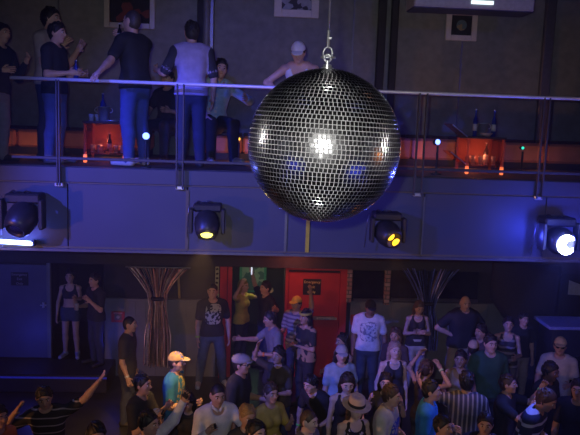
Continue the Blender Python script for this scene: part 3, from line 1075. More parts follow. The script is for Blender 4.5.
class Blob:
    """smooth union of rounded limbs, meshed into one closed surface"""

    def __init__(s):
        s.pr = []

    def cap(s, a, b, ra, rb=None):
        s.pr.append(('c', np.asarray(a, float), np.asarray(b, float), ra, ra if rb is None else rb))
        return s

    def ell(s, c, r, R=None):
        s.pr.append(('e', np.asarray(c, float), np.asarray(r, float), np.eye(3) if R is None else R))
        return s

    def mesh(s, h=.014, k=.025, clips=(), subs=()):
        lo = np.full(3, 1e9)
        hi = -lo
        bbs = []
        for p in s.pr:
            if p[0] == 'c':
                m = max(p[3], p[4])
                a, b = np.minimum(p[1], p[2]) - m, np.maximum(p[1], p[2]) + m
            else:
                m = p[2].max()
                e = np.abs(p[3]) @ p[2]
                a, b = p[1] - e, p[1] + e
            bbs.append((a, b))
            lo, hi = np.minimum(lo, a), np.maximum(hi, b)
        pad = k + 2 * h
        lo = lo - pad
        n = np.ceil((hi + pad - lo) / h).astype(int) + 1
        F = np.full(n, .5, np.float32)
        ax = [(lo[i] + h * np.arange(n[i])).astype(np.float32) for i in range(3)]
        for p, (a, b) in zip(s.pr, bbs):
            i0 = np.maximum(((a - pad - lo) / h).astype(int), 0)
            i1 = np.minimum(((b + pad - lo) / h).astype(int) + 2, n)
            sl = tuple(slice(i0[i], i1[i]) for i in range(3))
            X = ax[0][sl[0]][:, None, None]
            Y = ax[1][sl[1]][None, :, None]
            Z = ax[2][sl[2]][None, None, :]
            if p[0] == 'c':
                A, B, ra, rb = p[1:]
                d = B - A
                L2 = float(d @ d) + 1e-12
                x, y, z = X - A[0], Y - A[1], Z - A[2]
                t = np.clip((x * d[0] + y * d[1] + z * d[2]) / L2, 0, 1)
                dist = np.sqrt((x - t * d[0]) ** 2 + (y - t * d[1]) ** 2 + (z - t * d[2]) ** 2) - (ra + (rb - ra) * t)
            else:
                C, r, R = p[1:]
                x, y, z = X - C[0], Y - C[1], Z - C[2]
                q = [R[0][i] * x + R[1][i] * y + R[2][i] * z for i in range(3)]
                k0 = np.sqrt((q[0] / r[0]) ** 2 + (q[1] / r[1]) ** 2 + (q[2] / r[2]) ** 2)
                k1 = np.sqrt((q[0] / r[0] ** 2) ** 2 + (q[1] / r[1] ** 2) ** 2 + (q[2] / r[2] ** 2) ** 2)
                dist = k0 * (k0 - 1) / np.maximum(k1, 1e-6)
            o = F[sl]
            hh = np.maximum(k - np.abs(o - dist), 0) / k
            F[sl] = np.minimum(o, dist) - hh * hh * k * .25
        X, Y, Z = ax[0][:, None, None], ax[1][None, :, None], ax[2][None, None, :]
        for (pt, nn) in clips:      # keep the side the normal points to
            pt, nn = np.asarray(pt, float), np.asarray(nn, float)
            nn = nn / np.linalg.norm(nn)
            F = np.maximum(F, -((X - pt[0]) * nn[0] + (Y - pt[1]) * nn[1] + (Z - pt[2]) * nn[2])).astype(np.float32)
        for (c, r) in subs:
            F = np.maximum(F, r - np.sqrt((X - c[0]) ** 2 + (Y - c[1]) ** 2 + (Z - c[2]) ** 2)).astype(np.float32)
        return surf(F, lo, h)


def surf(F, lo, h):
    S = F < 0
    nx, ny, nz = F.shape
    cnt = np.zeros((nx - 1, ny - 1, nz - 1), np.int8)
    for i in (0, 1):
        for j in (0, 1):
            for k in (0, 1):
                cnt += S[i:nx - 1 + i, j:ny - 1 + j, k:nz - 1 + k]
    act = (cnt > 0) & (cnt < 8)
    I, J, K = np.nonzero(act)
    if len(I) == 0:
        return np.zeros((0, 3)), np.zeros((0, 4), int)
    idx = np.full(act.shape, -1, np.int64)
    idx[I, J, K] = np.arange(len(I))
    P = np.zeros((len(I), 3))
    C = np.zeros(len(I))
    corners = [(i, j, k) for i in (0, 1) for j in (0, 1) for k in (0, 1)]
    val = {c: F[I + c[0], J + c[1], K + c[2]] for c in corners}
    for c in corners:
        for a in range(3):
            if c[a]:
                continue
            d = list(c)
            d[a] = 1
            d = tuple(d)
            v0, v1 = val[c], val[d]
            m = (v0 < 0) != (v1 < 0)
            t = np.where(m, v0 / np.where(m, v0 - v1, 1), 0)
            for q in range(3):
                P[:, q] += np.where(m, c[q] + (t if q == a else 0), 0)
            C += m
    P /= C[:, None]
    P = lo + h * (np.stack([I, J, K], 1) + P)
    quads = []
    for a in range(3):
        b, c = (a + 1) % 3, (a + 2) % 3
        s0 = [slice(None)] * 3
        s1 = [slice(None)] * 3
        s0[a], s1[a] = slice(0, -1), slice(1, None)
        for q in (b, c):
            s0[q] = s1[q] = slice(1, -1)
        A, B = S[tuple(s0)], S[tuple(s1)]
        for inside_first in (True, False):
            m = (A & ~B) if inside_first else (~A & B)
            E = np.stack(np.nonzero(m), 1)
            if len(E) == 0:
                continue
            E[:, b] += 1
            E[:, c] += 1

            def cell(ob, oc):
                q = E.copy()
                q[:, b] += ob
                q[:, c] += oc
                return idx[q[:, 0], q[:, 1], q[:, 2]]
            r = [cell(-1, -1), cell(0, -1), cell(0, 0), cell(-1, 0)]
            if not inside_first:
                r = r[::-1]
            quads.append(np.stack(r, 1))
    return P, np.concatenate(quads) if quads else np.zeros((0, 4), int)


class Acc:
    def __init__(s):
        s.v, s.f, s.m, s.n = [], [], [], 0

    def add(s, P, Q, mi=0):
        s.v.append(np.asarray(P, float))
        s.f += (np.asarray(Q) + s.n).tolist() if isinstance(Q, np.ndarray) else [tuple(i + s.n for i in q) for q in Q]
        s.m += [mi] * len(Q)
        s.n += len(P)
        return s

    def build(s, name, mats, parent):
        me = bpy.data.meshes.new(name)
        me.from_pydata(np.concatenate(s.v).tolist(), [], s.f)
        for m in mats:
            me.materials.append(m)
        me.polygons.foreach_set('material_index', s.m)
        me.polygons.foreach_set('use_smooth', [True] * len(s.f))
        me.update()
        o = bpy.data.objects.new(name, me)
        return link(o, parent)


def npball(c, r, R=None, n=10, m=7):
    vs, fs = [], []
    R = np.eye(3) if R is None else R
    for i in range(m + 1):
        a = PI * i / m
        for k in range(n):
            t = 2 * PI * k / n
            vs.append(np.asarray(c) + R @ (np.asarray(r) * V(sin(a) * cos(t), sin(a) * sin(t), -cos(a))))
    for i in range(m):
        for k in range(n):
            k2 = (k + 1) % n
            fs.append((i * n + k, i * n + k2, (i + 1) * n + k2, (i + 1) * n + k))
    return vs, fs


def nptube(pts, rs, n=7):
    mb = MB().tube([Vector(p) for p in pts], list(rs), n)
    return [tuple(v) for v in mb.v], mb.f


def unit(a):
    a = np.asarray(a, float)
    return a / np.linalg.norm(a)


def Rot(ax, a):
    return np.array(Matrix.Rotation(a, 3, ax))


ARMS = {  # (upper arm, forearm) for the arm on +x; x grows away from the body
    'down': ((.16, .02, -1), (.04, .16, -1)),
    'loose': ((.28, -.05, -1), (.02, .35, -1)),
    'hip': ((.75, -.25, -.8), (-.75, .35, -.35)),
    'bent': ((.22, .12, -1), (-.35, .9, .12)),
    'drink': ((.28, .30, -.9), (-.25, .65, .70)),
    'chest': ((.25, .15, -1), (-.8, .55, .25)),
    'fwd': ((.25, .75, -.45), (-.05, .95, .25)),
    'up': ((.45, .25, .80), (.05, .25, 1)),
    'upbent': ((.80, .25, .35), (-.45, .25, .85)),
    'phone': ((.25, .55, -.35), (-.15, .50, .85)),
    'point': ((.55, .45, .60), (.45, .35, .80)),
    'out': ((.9, .2, -.25), (.7, .6, .3)),
    'back': ((.3, -.5, -.9), (.05, -.2, -1)),
    'rail': ((.45, .55, -.55), (-.75, .62, -.12)),
    'knee': ((.25, .45, -.85), (-.15, .85, -.45)),
    'head': ((.85, .2, .45), (-.75, .0, .75)),
    'crossed': ((.25, .2, -1), (-1, .42, .12)),
}
SKIN = {'light': (.58, .36, .27), 'tan': (.46, .27, .18), 'brown': (.24, .13, .085), 'pale': (.66, .46, .38)}
m_eye = mat('eye_dark', (.03, .02, .02), .2, noise=0)
m_eyew = mat('eye_white', (.6, .58, .55), .3, noise=0)
HANDS = {}


def person(label, px, face=0, h=1.75, base=0.0, depth=None, sex='m', lean=0, side=0, twist=0, head=(0, 0), arms=('down', 'down'),
           legs='stand', shirt=('tee', (.03, .03, .035)), pants=('jeans', (.05, .07, .14)), hair=('short', (.02, .015, .012)), hat=None,
           skin='light', shoes=(.03, .03, .03), group='people on the dance floor', build=1.0, extras=(), curl=.5, autoscale=False):
    fem = sex == 'f'
    lean_, side_, twist_ = rad(lean), rad(side), rad(twist)
    R = Rot('Z', -twist_) @ Rot('X', -lean_) @ Rot('Y', side_)
    bw = build
    pz, py = .93, 0.0
    hipx = .092 if fem else .088
    if legs == 'sit':
        pz = .56
    elif legs == 'bent':
        pz = .88
    pelvis = V(0, py, pz)
    if lean > 25 and legs != 'sit':
        pelvis = V(0, -.10, pz - .02)

    def T(t, x=0., y=0.):
        return pelvis + R @ V(x, y, t)
    if fem:
        tab = [(-.08, .172, .112), (.02, .165, .108), (.12, .132, .088), (.20, .128, .084), (.30, .142, .098), (.38, .150, .088), (.45, .140, .070)]
        shx, shr = .160, .050
    else:
        tab = [(-.08, .165, .108), (.02, .162, .108), (.12, .150, .102), (.22, .156, .104), (.32, .172, .112), (.40, .180, .104), (.46, .172, .080)]
        shx, shr = .188, .060
    tab = [(t, w * (bw if t < .45 else (1 + bw) / 2), r * bw) for t, w, r in tab]
    shx *= (1 + bw) / 2

    # joints
    J = {}
    for s, nm in ((1, 'R'), (-1, 'L')):
        hp = pelvis + V(s * hipx, 0, -.03)
        if legs == 'sit':
            kn, an = V(s * .15, .43, .52), V(s * .15, .45, .085)
        elif legs == 'sitcross':
            kn, an = V(s * .15, .43, .52), V(s * .15, .45, .085)
        elif legs == 'wide':
            kn, an = V(s * .16, .03, .49), V(s * .20, -.01, .085)
        elif legs == 'step':
            kn, an = V(s * .10, .10 if s > 0 else .02, .50), V(s * .11, .14 if s > 0 else -.16, .085)
        elif legs == 'bent':
            kn, an = V(s * .15, .10, .47), V(s * .15, -.02, .085)
        else:
            kn, an = V(s * .10, .02, .49), V(s * .115, -.02, .085)
        J['hip' + nm], J['knee' + nm], J['ankle' + nm] = hp, kn, an
        J['toe' + nm] = an + V(s * .05, .17, -.05)
        sh = T(.435, s * shx)
        a = arms[0 if s > 0 else 1]
        ua, fa = ARMS[a] if isinstance(a, str) else a
        ua, fa = R @ unit((ua[0] * s, ua[1], ua[2])), R @ unit((fa[0] * s, fa[1], fa[2]))
        el = sh + ua * .29
        wr = el + fa * .25
        J['sh' + nm], J['el' + nm], J['wr' + nm], J['fa' + nm] = sh, el, wr, fa
    if legs == 'sit':
        pelvis_drop = 0
    nb = T(.50)
    hy, hp_ = rad(head[0]), rad(head[1])
    lean_head = R if abs(lean) < 14 else Rot('Z', -twist_) @ Rot('X', -lean_ * .45) @ Rot('Y', side_ * .6)
    HR = lean_head @ Rot('Z', -hy) @ Rot('X', -hp_)
    neck_top = nb + (R @ V(0, .01, .055)) * .6 + (lean_head @ V(0, .015, .055)) * .6
    hc = neck_top + HR @ V(0, .018, .108)

    def Hd(x, y, z):
        return hc + HR @ V(x, y, z)
    top = Hd(0, -.01, .118)
    hat_up = 0.0

    # placement
    if depth is None:
        htop = top[2] * h / 1.75
        P = at(px[0], px[1], z=base + htop)
        sc = h / 1.75
    else:
        P = at(px[0], px[1], y=depth)
        sc = (P.z - base) / top[2] if autoscale else h / 1.75
        sc = min(max(sc, .90), 1.14)
    rz = PI + rad(face)
    Rw = Matrix.Rotation(rz, 3, 'Z')
    off = Rw @ Vector((top[0], top[1], 0)) * sc
    root = empty('person', (P.x - off.x, P.y - off.y, base), rz)
    root.scale = (sc, sc, sc)
    tag(root, label, 'person', group)

    # ---- body
    b = Blob()
    for t, w, r in tab:
        b.cap(T(t, -(w - r)), T(t, w - r), r)
    if fem:
        for s in (-1, 1):
            b.ell(T(.315, s * .068, .085), (.058, .055, .06), R)
    b.cap(T(.44), nb + R @ V(0, 0, .0), .065, .058)
    b.cap(nb, neck_top + HR @ V(0, .005, .05), .056 if not fem else .047, .052 if not fem else .045)
    for s, nm in ((1, 'R'), (-1, 'L')):
        b.cap(T(.44, s * .06), J['sh' + nm], .055, shr)
        ar = 1.0 if not fem else .82
        ar *= (1 + bw) / 2
        b.cap(J['sh' + nm], J['el' + nm], .052 * ar, .040 * ar)
        m1 = J['el' + nm] * .7 + J['wr' + nm] * .3
        b.cap(J['el' + nm], m1, .040 * ar, .041 * ar)
        b.cap(m1, J['wr' + nm], .041 * ar, .027 * ar)
        lr = (1 + bw) / 2
        b.cap(J['hip' + nm], J['knee' + nm], .088 * lr, .056 * lr)
        m2 = J['knee' + nm] * .68 + J['ankle' + nm] * .32
        b.cap(J['knee' + nm], m2 + V(0, -.015, 0), .052, .056 * lr)
        b.cap(m2 + V(0, -.015, 0), J['ankle' + nm], .056 * lr, .037)
        b.cap(J['ankle' + nm] + V(0, -.03, -.035), J['toe' + nm], .036, .028)
    # head with face
    b.ell(hc, (.076, .096, .117), HR)
    b.ell(Hd(0, .022, -.058), (.058, .068, .062), HR)
    b.ell(Hd(0, .070, -.098), (.026, .022, .020), HR)
    b.cap(Hd(-.034, .078, .034), Hd(.034, .078, .034), .015)
    b.cap(Hd(0, .092, .012), Hd(0, .112, -.020), .010, .016)
    for s in (-1, 1):
        b.ell(Hd(s * .080, -.006, -.005), (.012, .024, .034), HR)
        b.ell(Hd(s * .044, .062, -.022), (.022, .022, .02), HR)
    acc = Acc()
    # palms belong to the one skin
    fing = []
    for s, nm in ((1, 'R'), (-1, 'L')):
        d = J['fa' + nm]
        ref = R @ V(s * 1., 0, 0) if abs(d @ (R @ V(1, 0, 0))) < .8 else R @ V(0, 0, 1)
        nrm = unit(ref - d * (ref @ d))          # back of the hand looks out
        w = np.cross(nrm, d) * s
        fwd = R @ V(0, 1, 0)
        if w @ fwd < 0 and abs(d[2]) > .6:
            w = -w
        wr = J['wr' + nm]
        HM = np.stack([w, d, nrm], 1)
        b.ell(wr + d * .05, (.042, .058, .019), HM)
        for i, (o, ln) in enumerate(((.031, .072), (.011, .082), (-.010, .077), (-.030, .060))):
            p0 = wr + d * .075 + w * o
            c1, c2, c3 = .25 * curl, 1.0 * curl, 1.9 * curl
            d1 = unit(d * cos(c1) - nrm * sin(c1) + w * o * 2.2)
            d2 = unit(d * cos(c2) - nrm * sin(c2) + w * o * 1.5)
            d3 = unit(d * cos(c3) - nrm * sin(c3) + w * o)
            p1 = p0 + d1 * (.022 + ln * .42)
            p2 = p1 + d2 * ln * .34
            p3 = p2 + d3 * ln * .26
            fing.append(([p0, p1, p2, p3], (.0095, .0095, .0085, .0065)))
        t0 = wr + d * .022 + w * .028
        t1 = t0 + unit(d * .65 + w * .8 - nrm * .35) * .040
        t2 = t1 + unit(d * .9 + w * .25 - nrm * .55) * .032
        fing.append(([t0 - w * .01, t0, t1, t2], (.012, .0125, .0105, .008)))
        J['grip' + nm] = wr + d * .085 - nrm * .022
        J['w' + nm] = w
    P_, Q_ = b.mesh(.0145, .022)
    acc.add(P_, Q_, 0)
    for pts, rs in fing:
        v_, f_ = nptube(pts, rs)
        acc.add(v_, f_, 0)
    for s in (-1, 1):
        v_, f_ = npball(Hd(s * .032, .084, .010), (.016, .012, .010), HR)
        acc.add(v_, f_, 1)
        v_, f_ = npball(Hd(s * .032, .093, .010), (.0075, .005, .0085), HR)
        acc.add(v_, f_, 2)
        v_, f_ = nptube([Hd(s * .014, .098, .031), Hd(s * .034, .094, .037), Hd(s * .052, .080, .030)], (.004, .0055, .003))
        acc.add(v_, f_, 3)
    v_, f_ = nptube([Hd(-.024, .083, -.060), Hd(-.008, .0935, -.058), Hd(.008, .0935, -.058), Hd(.024, .083, -.060)], (.003, .0065, .0065, .003))
    acc.add(v_, f_, 4)
    sk = SKIN[skin]
    hcol = hair[1] if hair else (.05, .035, .03)
    acc.build('body', [mat('skin_' + skin, sk, .5, noise=.08, scale=9), m_eyew, m_eye, mat('brow_%.2f_%.2f_%.2f' % tuple(x * .7 for x in hcol), tuple(x * .7 for x in hcol), .8, noise=0),
                       mat('lips_' + skin, (sk[0] * .8, sk[1] * .55, sk[2] * .55), .4, noise=0)], root)

    # ---- shirt
    if shirt:
        kind = shirt[0]
        c = Blob()
        up = R @ V(0, 0, 1)
        hem = {'crop': .24}.get(kind, -.07)
        o_ = .017 if kind not in ('tank', 'crop') else .010
        for t, w, r in tab:
            if kind in ('tank', 'crop') and t > .42:
                continue
            rr = r + o_ + (.006 if kind in ('tee', 'shirt') and t < .2 else 0)
            w2 = w + (.022 if t < .05 else 0)
            c.cap(T(t, -(w2 + o_ - rr)), T(t, w2 + o_ - rr), rr)
        if hem < 0:
            w, r = tab[0][1:]
            c.cap(T(-.12, -(w + .034 - r)), T(-.12, w + .034 - r), r + .018)
        if fem:
            for s in (-1, 1):
                c.ell(T(.315, s * .068, .090), (.065, .060, .066), R)
        if kind in ('tank', 'crop'):
            for s in (-1, 1):
                c.cap(T(.40, s * .095, .075), T(.475, s * .085, .045), .024)
                c.cap(T(.475, s * .085, .045), T(.485, s * .085, -.03), .024)
                c.cap(T(.485, s * .085, -.03), T(.38, s * .085, -.08), .024)
        else:
            c.cap(T(.45, -shx * .9), T(.45, shx * .9), .078 if not fem else .064)
            fr = {'tee': .66, 'polo': .66, 'shirt': 9, 'long': 9, 'raglan': .8}.get(kind, .66)
            for s, nm in ((1, 'R'), (-1, 'L')):
                ar = (1.0 if not fem else .82) * (1 + bw) / 2
                fl = .026 if fr < 1 else .017
                if fr < 1:
                    e = J['sh' + nm] + (J['el' + nm] - J['sh' + nm]) * fr
                    c.cap(J['sh' + nm], e, .056 * ar + .014, .047 * ar + fl - .006)
                else:
                    c.cap(J['sh' + nm], J['el' + nm], .056 * ar + .014, .042 * ar + .017)
                    c.cap(J['el' + nm], J['wr' + nm] * .93 + J['el' + nm] * .07, .042 * ar + .017, .032 * ar + .010)
        clips = [(T(hem), up)]
        subs = [(nb + R @ V(0, .045, .055), .082 if kind in ('tee', 'long', 'raglan') else .088)]
        if kind in ('tank', 'crop'):
            subs = [(T(.47, 0, .09), .085)]
        if kind in ('polo', 'shirt'):
            subs = [(nb + R @ V(0, .085, .02), .075)]
        # short sleeves end square
        P_, Q_ = c.mesh(.015, .03, clips, subs)
        a2 = Acc().add(P_, Q_)
        sm = shirt[2] if len(shirt) > 2 else None
        m_ = cloth(shirt[1], *(sm or ('plain',)))
        a2.build({'tank': 'tank_top', 'crop': 'crop_top', 'shirt': 'shirt', 'polo': 'polo_shirt'}.get(kind, 'tee_shirt' if kind == 'tee' else 'jersey'), [m_], root)
        if kind in ('shirt', 'polo'):
            a3 = Acc()
            for s in (-1, 1):
                v_, f_ = nptube([nb + R @ V(s * .01, .09, -.01), nb + R @ V(s * .055, .055, .03), nb + R @ V(s * .05, -.03, .055), nb + R @ V(0, -.055, .06)], (.014, .016, .014, .012), 6)
                a3.add(v_, f_)
            a3.build('collar', [m_], root)
        if kind == 'raglan':      # darker sleeves
            c2 = Blob()
            for s, nm in ((1, 'R'), (-1, 'L')):
                e = J['sh' + nm] + (J['el' + nm] - J['sh' + nm]) * .86
                c2.cap(T(.47, s * .10), J['sh' + nm], .060, .076)
                c2.cap(J['sh' + nm], e, .076, .066)
            P_, Q_ = c2.mesh(.015, .03)
            Acc().add(P_, Q_).build('sleeves', [cloth(shirt[3])], root)

    # ---- trousers, shorts or a skirt
    if pants:
        kind = pants[0]
        c = Blob()
        for t, w, r in tab[:2]:
            c.cap(T(t, -(w + .010 - r)), T(t, w + .010 - r), r + .010)
        c.cap(T(.07, -(tab[2][1] + .012 - tab[2][2])), T(.07, tab[2][1] + .012 - tab[2][2]), tab[2][2] + .010)
        for s, nm in ((1, 'R'), (-1, 'L')):
            lr = (1 + bw) / 2
            hp, kn, an = J['hip' + nm], J['knee' + nm], J['ankle' + nm]
            if kind in ('jeans', 'trousers'):
                m2 = kn * .68 + an * .32 + V(0, -.015, 0)
                c.cap(hp, kn, .088 * lr + .016, .056 * lr + .022)
                c.cap(kn, m2, .056 * lr + .022, .056 * lr + .020)
                c.cap(m2, an + (an - kn) * .06, .056 * lr + .020, .060)
            elif kind == 'shorts':
                c.cap(hp, kn + (kn - hp) * -.02, .088 * lr + .018, .056 * lr + .034)
            elif kind == 'minishorts':
                c.cap(hp, hp + (kn - hp) * .30, .088 * lr + .014, .084 * lr + .010)
            elif kind == 'skirt':
                c.cap(hp, hp + (kn - hp) * .55 + V(s * .03, 0, 0), .10, .115)
        if kind == 'skirt':
            c.cap(pelvis + V(0, 0, -.05), pelvis + V(0, .02, -.25), .13, .14)
        P_, Q_ = c.mesh(.015, .025, [(T(.075), R @ V(0, 0, -1))])
        Acc().add(P_, Q_).build({'jeans': 'jeans', 'trousers': 'trousers', 'skirt': 'skirt'}.get(kind, 'shorts'), [cloth(pants[1])], root)

    # ---- shoes
    if shoes:
        for s, nm in ((1, 'R'), (-1, 'L')):
            an, to = J['ankle' + nm], J['toe' + nm]
            c = Blob()
            c.cap(an + V(0, -.035, -.04), to + V(0, .02, 0), .048, .040)
            c.cap(an + V(0, -.01, .01), an + V(0, -.02, -.03), .046, .048)
            gz = an[2] - .085
            P_, Q_ = c.mesh(.012, .02, [(V(0, 0, gz + .001), (0, 0, 1)), (an + V(0, 0, .035), (0, 0, -1))])
            Acc().add(P_, Q_).build('shoe', [mat('shoe_%.2f_%.2f_%.2f' % shoes, shoes, .5, noise=.05)], root)

    # ---- hair
    if hair and hair[0] != 'bald':
        c = Blob()
        k_, col = hair[0], hair[1]
        th = {'buzz': .006, 'short': .016, 'bob': .02, 'long': .02, 'spiky': .024, 'tail': .014}.get(k_, .016)
        c.ell(Hd(0, -.008, .008), (.076 + th * .75, .096 + th * .75, .116 + th * .8), HR)
        clips = [(Hd(0, .074, .060), HR @ V(0, -1, .80))]
        P1, Q1 = c.mesh(.010, .02, clips)
        if k_ != 'buzz' and not (hat and hat[0] != 'headband'):          # locks lying over the scalp
            c2 = Blob()
            for i in range(46):
                u_ = random.uniform(-.15, 1)
                a_ = random.uniform(0, 2 * PI)
                q_ = math.sqrt(max(0, 1 - u_ * u_))
                dd = V(q_ * cos(a_), q_ * sin(a_), u_)
                if dd[1] > .15 and dd[2] < .66 or dd[2] < .9 * dd[1] - .25:
                    continue
                pp = dd * V(.080 + th * .5, .099 + th * .5, .120 + th * .6) + V(0, -.008, .006)
                sw = unit(V(-dd[1] * .6 + random.uniform(-.5, .5), dd[0] * .4 + .5 * (dd[2] > .5), -.75 * (dd[2] < .7) + random.uniform(-.3, .3)))
                sw = sw - dd * (sw @ dd)
                ln_ = random.uniform(.018, .034)
                c2.cap(Hd(*(pp - sw * ln_)), Hd(*(pp + sw * ln_)), random.uniform(.011, .018), random.uniform(.006, .010))
            P2, Q2 = c2.mesh(.007, .008)
        else:
            P2 = None
        a2 = Acc().add(P1, Q1)
        if P2 is not None:
            a2.add(P2, Q2)
        if k_ in ('long', 'bob', 'tail'):
            c = Blob()
            ln = {'long': .27, 'bob': .12, 'tail': .2}[k_]
            dn = unit(R @ V(0, -.12, -1))
            if k_ != 'tail':
                for s in (-1, 1):
                    c.cap(Hd(s * .068, -.005, .03), Hd(s * .078, -.02, -.06), .030, .034)
                    c.cap(Hd(s * .078, -.02, -.06), Hd(s * .078, -.03, -.06) + dn * ln * .75, .034, .028)
                c.cap(Hd(0, -.07, .0), Hd(0, -.085, -.05) + dn * ln, .062, .05)
                for s in (-1, 1):
                    c.cap(Hd(s * .05, -.06, .0), Hd(s * .055, -.07, -.05) + dn * ln * .9, .045, .036)
            else:
                c.cap(Hd(0, -.1, .02), Hd(0, -.14, -.02), .035, .035)
                c.cap(Hd(0, -.14, -.02), Hd(0, -.13, -.05) + dn * ln, .035, .015)
            P1, Q1 = c.mesh(.012, .025)
            a2.add(P1, Q1)
        if k_ == 'spiky':
            for i in range(16):
                a_, b_ = random.uniform(0, 2 * PI), random.uniform(.1, 1.0)
                p = V(.07 * b_ * cos(a_), .085 * b_ * sin(a_) - .01, .125 - .03 * b_)
                v_, f_ = nptube([Hd(*p), Hd(*(p * 1.28 + V(0, .01, .0)))], (.018, .003), 6)
                a2.add(v_, f_)
        a2.build('hair', [mat('hair_%.2f_%.2f_%.2f' % tuple(col), col, .55, noise=.3, scale=60)], root)
    if hair and len(hair) > 2:       # a beard
        c = Blob()
        c.ell(Hd(0, .030, -.070), (.060, .072, .058), HR)
        P1, Q1 = c.mesh(.010, .02, [(Hd(0, 0, -.045), HR @ V(0, .3, -1))])
        Acc().add(P1, Q1).build('beard', [mat('hair_%.2f_%.2f_%.2f' % tuple(hair[1]), hair[1], .55, noise=.3, scale=60)], root)

    # ---- headwear
    if hat:
        k_, col = hat[0], hat[1]
        hm = cloth(col, *(hat[2] if len(hat) > 2 else ('plain',)))
        a2 = Acc()
        if k_ in ('cap', 'backcap', 'flatcap', 'beanie', 'visor'):
            c = Blob()
            if k_ == 'flatcap':
                c.ell(Hd(0, .0, .065), (.100, .128, .066), HR)
                c.ell(Hd(0, -.012, .03), (.092, .112, .095), HR)
            else:
                c.ell(Hd(0, -.008, .022), (.092, .113, .118), HR)
            P1, Q1 = c.mesh(.009, .03, [(Hd(0, .0, .035 if k_ != 'beanie' else .02), HR @ V(0, -.10, 1))])
            a2.add(P1, Q1)
            if k_ in ('cap', 'visor', 'flatcap', 'backcap'):
                sg = -1 if k_ == 'backcap' else 1
                c = Blob()
                ln = .045 if k_ == 'flatcap' else .082
                c.ell(Hd(0, sg * .105, .048), (.074, ln, .011), HR @ Rot('X', -sg * .12))
                P1, Q1 = c.mesh(.006, .01)
                brim = None
                if k_ == 'flatcap':
                    a2.add(P1, Q1)
                else:
                    brim = Acc().add(P1, Q1)
            cp = a2.build('cap', [hm], root)
            if k_ in ('cap', 'visor', 'backcap'):
                brim.build('brim', [hm if len(hat) < 4 else cloth(hat[3])], cp)
        elif k_ == 'fedora':
            prof = [(.098, .045), (.102, .05), (.100, .10), (.088, .150), (.070, .165), (.03, .152), (.002, .150)]
            mb = MB()
            mb.lathe((0, 0, 0), prof, n=28)
            mb.lathe((0, 0, 0), [(.098, .046), (.150, .040), (.168, .050), (.170, .056), (.150, .047), (.098, .054)], n=36)
            mb2 = MB().lathe((0, 0, 0), [(.1025, .055), (.1045, .058), (.1030, .092), (.1005, .094)], n=28)
            par_ = root
            for q, nm_, m_ in ((mb, 'hat', hm), (mb2, 'hat_band', cloth(hat[3] if len(hat) > 3 else (.01, .01, .012)))):
                vs = [hc + HR @ (np.array(v) * V(1, 1.13, 1)) for v in q.v]
                par_ = Acc().add(vs, [tuple(f) for f in q.f]).build(nm_, [m_], par_)
        elif k_ == 'headband':
            mb = MB().lathe((0, 0, 0), [(.100, .045), (.103, .05), (.101, .082), (.097, .085), (.092, .06)], n=28)
            vs = [hc + HR @ (np.array(v) * V(.97, 1.16, 1)) for v in mb.v]
            Acc().add(vs, [tuple(f) for f in mb.f]).build('headband', [hm], root)
    for ex in extras:
        kind = ex[0]
        if kind == 'glasses':
            a2 = Acc()
            for s in (-1, 1):
                v_, f_ = npball(Hd(s * .034, .102, .008), (.024, .006, .019), HR)
                a2.add(v_, f_)
                v_, f_ = nptube([Hd(s * .056, .095, .014), Hd(s * .082, .0, .012)], (.004, .004), 5)
                a2.add(v_, f_)
            v_, f_ = nptube([Hd(-.012, .108, .012), Hd(.012, .108, .012)], (.004, .004), 5)
            a2.add(v_, f_)
            a2.build('glasses', [mat('glasses_dark', (.02, .02, .025), .1, noise=0)], root)
        elif kind == 'band':       # a wristband
            nm, col = ex[1], ex[2]
            d = J['fa' + nm]
            w = J['wr' + nm] - d * .02
            v_, f_ = nptube([w - d * .016, w - d * .012, w + d * .012, w + d * .016], (.028, .036, .036, .028), 14)
            Acc().add(v_, f_).build('wristband', [mat('band_%.1f_%.1f_%.1f' % col, col, .4, noise=0)], root)
        elif kind == 'necklace':
            pts = [nb + R @ V(.075 * sin(a), .075 * cos(a) + .01, .015 - .05 * (cos(a) > 0) * cos(a)) for a in np.linspace(-PI, PI, 20)]
            v_, f_ = nptube(pts, [.006] * 20, 6)
            Acc().add(v_, f_).build('necklace', [mat('necklace', ex[1], .3, .6, noise=0)], root)
        elif kind == 'belt':
            c = Blob()
            w, r = tab[1][1:]
            c.cap(T(.045, -(w - r)), T(.045, w - r), r + .026)
            P1, Q1 = c.mesh(.011, .01, [(T(.03), R @ V(0, 0, 1)), (T(.065), R @ V(0, 0, -1))])
            Acc().add(P1, Q1).build('belt', [mat('belt_brown', (.12, .06, .03), .5)], root)
    Mw = Matrix.Translation(root.location) @ Rw.to_4x4() @ Matrix.Scale(sc, 4)
    J['M'] = Mw
    J['root'] = root
    return J


def grip(J, nm):
    return J['M'] @ Vector(J['grip' + nm]), (J['M'].to_3x3() @ Vector(J['w' + nm])).normalized(), (J['M'].to_3x3() @ Vector(J['fa' + nm])).normalized()


def held_phone(J, nm, label, glow=None, cat='phone'):
    p, w, d = grip(J, nm)
    e = empty('camera_phone', p)
    n = d.cross(w).normalized()
    e.rotation_euler = Matrix((w, d, w.cross(d))).transposed().to_euler()
    tag(e, label, cat, 'phones held up in the crowd')
    MB().box((0, .03, 0), (.06, .115, .014), bev=.005).build('case', m_blackp, e)
    scr = mat('phone_screen', (.03, .03, .04), .1, noise=0) if not glow else mat('phone_screen_%.1f_%.1f_%.1f' % glow, (.05, .05, .06), .1, noise=0, emit=glow, estr=1.5)
    MB().box((0, .034, .0075), (.05, .085, .002)).build('screen', scr, e)
    MB().lathe((.015, .07, -.007), [(.007, 0), (.006, .002)], axis=(0, 0, -1), n=12).build('camera_eye', mat('dark_lens', (.02, .02, .05), .05, noise=0), e)


